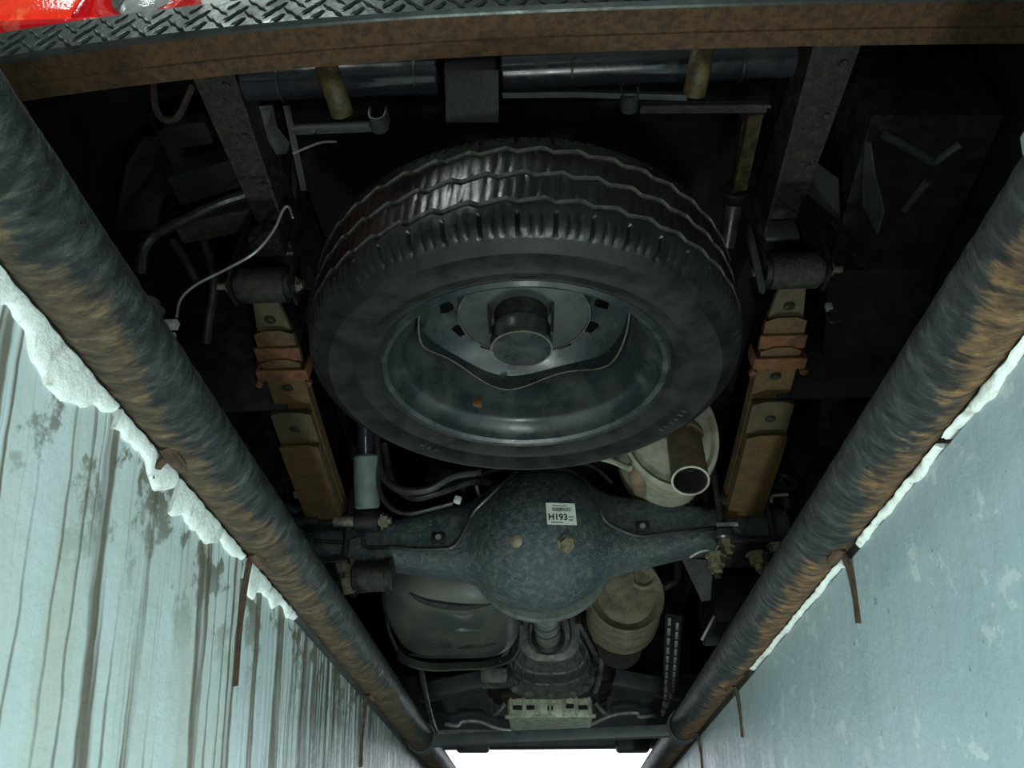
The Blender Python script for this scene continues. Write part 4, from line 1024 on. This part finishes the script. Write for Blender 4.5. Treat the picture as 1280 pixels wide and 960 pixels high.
b = MB(); b.beam(at(212, 168, y=.90), at(262, 160, y=.90), .05, .03, .003); build('upper_beam', b, 'underbody', t)
b = MB(); b.beam(at(206, 160, y=.93), at(229, 210, y=1.0), .025, .03, .003); build('link', b, 'underbody', t)
hose('brake_hose', [(352, 205, 1.08), (340, 226, 1.1), (310, 242, 1.1), (270, 256, 1.1), (225, 278, 1.12), (195, 292, 1.14), (180, 312, 1.16), (176, 340, 1.2)], .012, 'hose', 'thick glossy black hose sweeping below the left chassis rail')
b = MB(); b.beam(at(222, 285, y=1.16), at(330, 264, y=1.16), .06, .045, .006); tag(build('spring_crossarm', b, 'grime'), 'flat dark crossarm under the thick left hose', 'arm')
plate('bent_bracket', [(321, 133, .90), (340, 131, .90), (346, 158, .95), (362, 178, .98), (358, 190, 1.0), (345, 192, 1.0), (328, 166, .95)], 'bent grey bracket beside the left chassis rail', 'greyplate', .006)
b = MB(); b.strap(px((358, 132, .88), (370, 190, .95), (380, 238, 1.02)), .012, .005, side=(1, 0, .2)); tag(build('flat_rod', b, 'greyplate'), 'flat grey rod hanging beside the bent bracket', 'rod')
hose('loose_wire', [(366, 192, .95), (385, 184, .94), (402, 178, .93), (420, 177, .92)], .0022, 'slotmetal', 'short stiff pale wire poking out left of the spare tyre', 'wire', 6)
plate('shock_mount', [(350, 205, 1.10), (372, 196, 1.10), (376, 250, 1.16), (368, 300, 1.2), (352, 290, 1.2)], 'dark shock mount plate beside the left rail', 'black', .01)
t = thing('brake_pipe', 'thin silver pipe running down to a yellow-tipped connector', 'pipe', at(218, 400, y=1.15))
b = MB(); b.tube(px((366, 272, 1.04), (361, 259, 1.04), (354, 262, 1.04), (342, 288, 1.05), (318, 316, 1.06), (280, 338, 1.09), (245, 356, 1.12), (226, 374, 1.15), (221, 396, 1.15)), .0026, 8, 6); build('pipe', b, 'slotmetal', t)
b = MB(); b.box(at(214, 406, y=1.15), (.028, .016, .018), bev=.003); build('connector', b, 'whiteplastic', t)
b = MB(); b.box(at(216, 420, y=1.15), (.010, .010, .012), bev=.002); build('yellow_tip', b, 'yellow', t)
b = MB(); rings = []
c0, c1 = at(178, 370, y=1.12), at(200, 394, y=1.14)
for i in range(7):
    f = i / 6; p = c0.lerp(c1, f); rings.append([p + Vector((math.cos(2 * math.pi * k / 10), .3, math.sin(2 * math.pi * k / 10))) * (.016 + .005 * math.sin(3 * k + 5 * i)) * (.5 + math.sin(math.pi * f) * .6) for k in range(10)])
b.loft(rings); tag(build('crumpled_wrap', b, 'greyplate', smooth=0), 'crumpled grey plastic wrap just above the left pipe', 'wrap')
hose('wiring_conduit', [(255, 300, 1.25), (264, 330, 1.28), (268, 360, 1.3), (262, 400, 1.35), (258, 430, 1.38)], .011, 'hose', 'black wiring conduit hanging left of the left leaf spring', 'conduit')
hose('wiring_conduit', [(215, 300, 1.25), (235, 330, 1.28), (245, 350, 1.3)], .010, 'hose', 'short black conduit beside the crumpled plastic wrap', 'conduit')
b = MB(); b.box(at(335, 305, y=1.14) + Vector((0, 0, .01)), (.07, .05, .05), bev=.006); tag(build('shackle_bracket', b, 'grime'), 'speckled shackle bracket above the left spring eye', 'bracket')
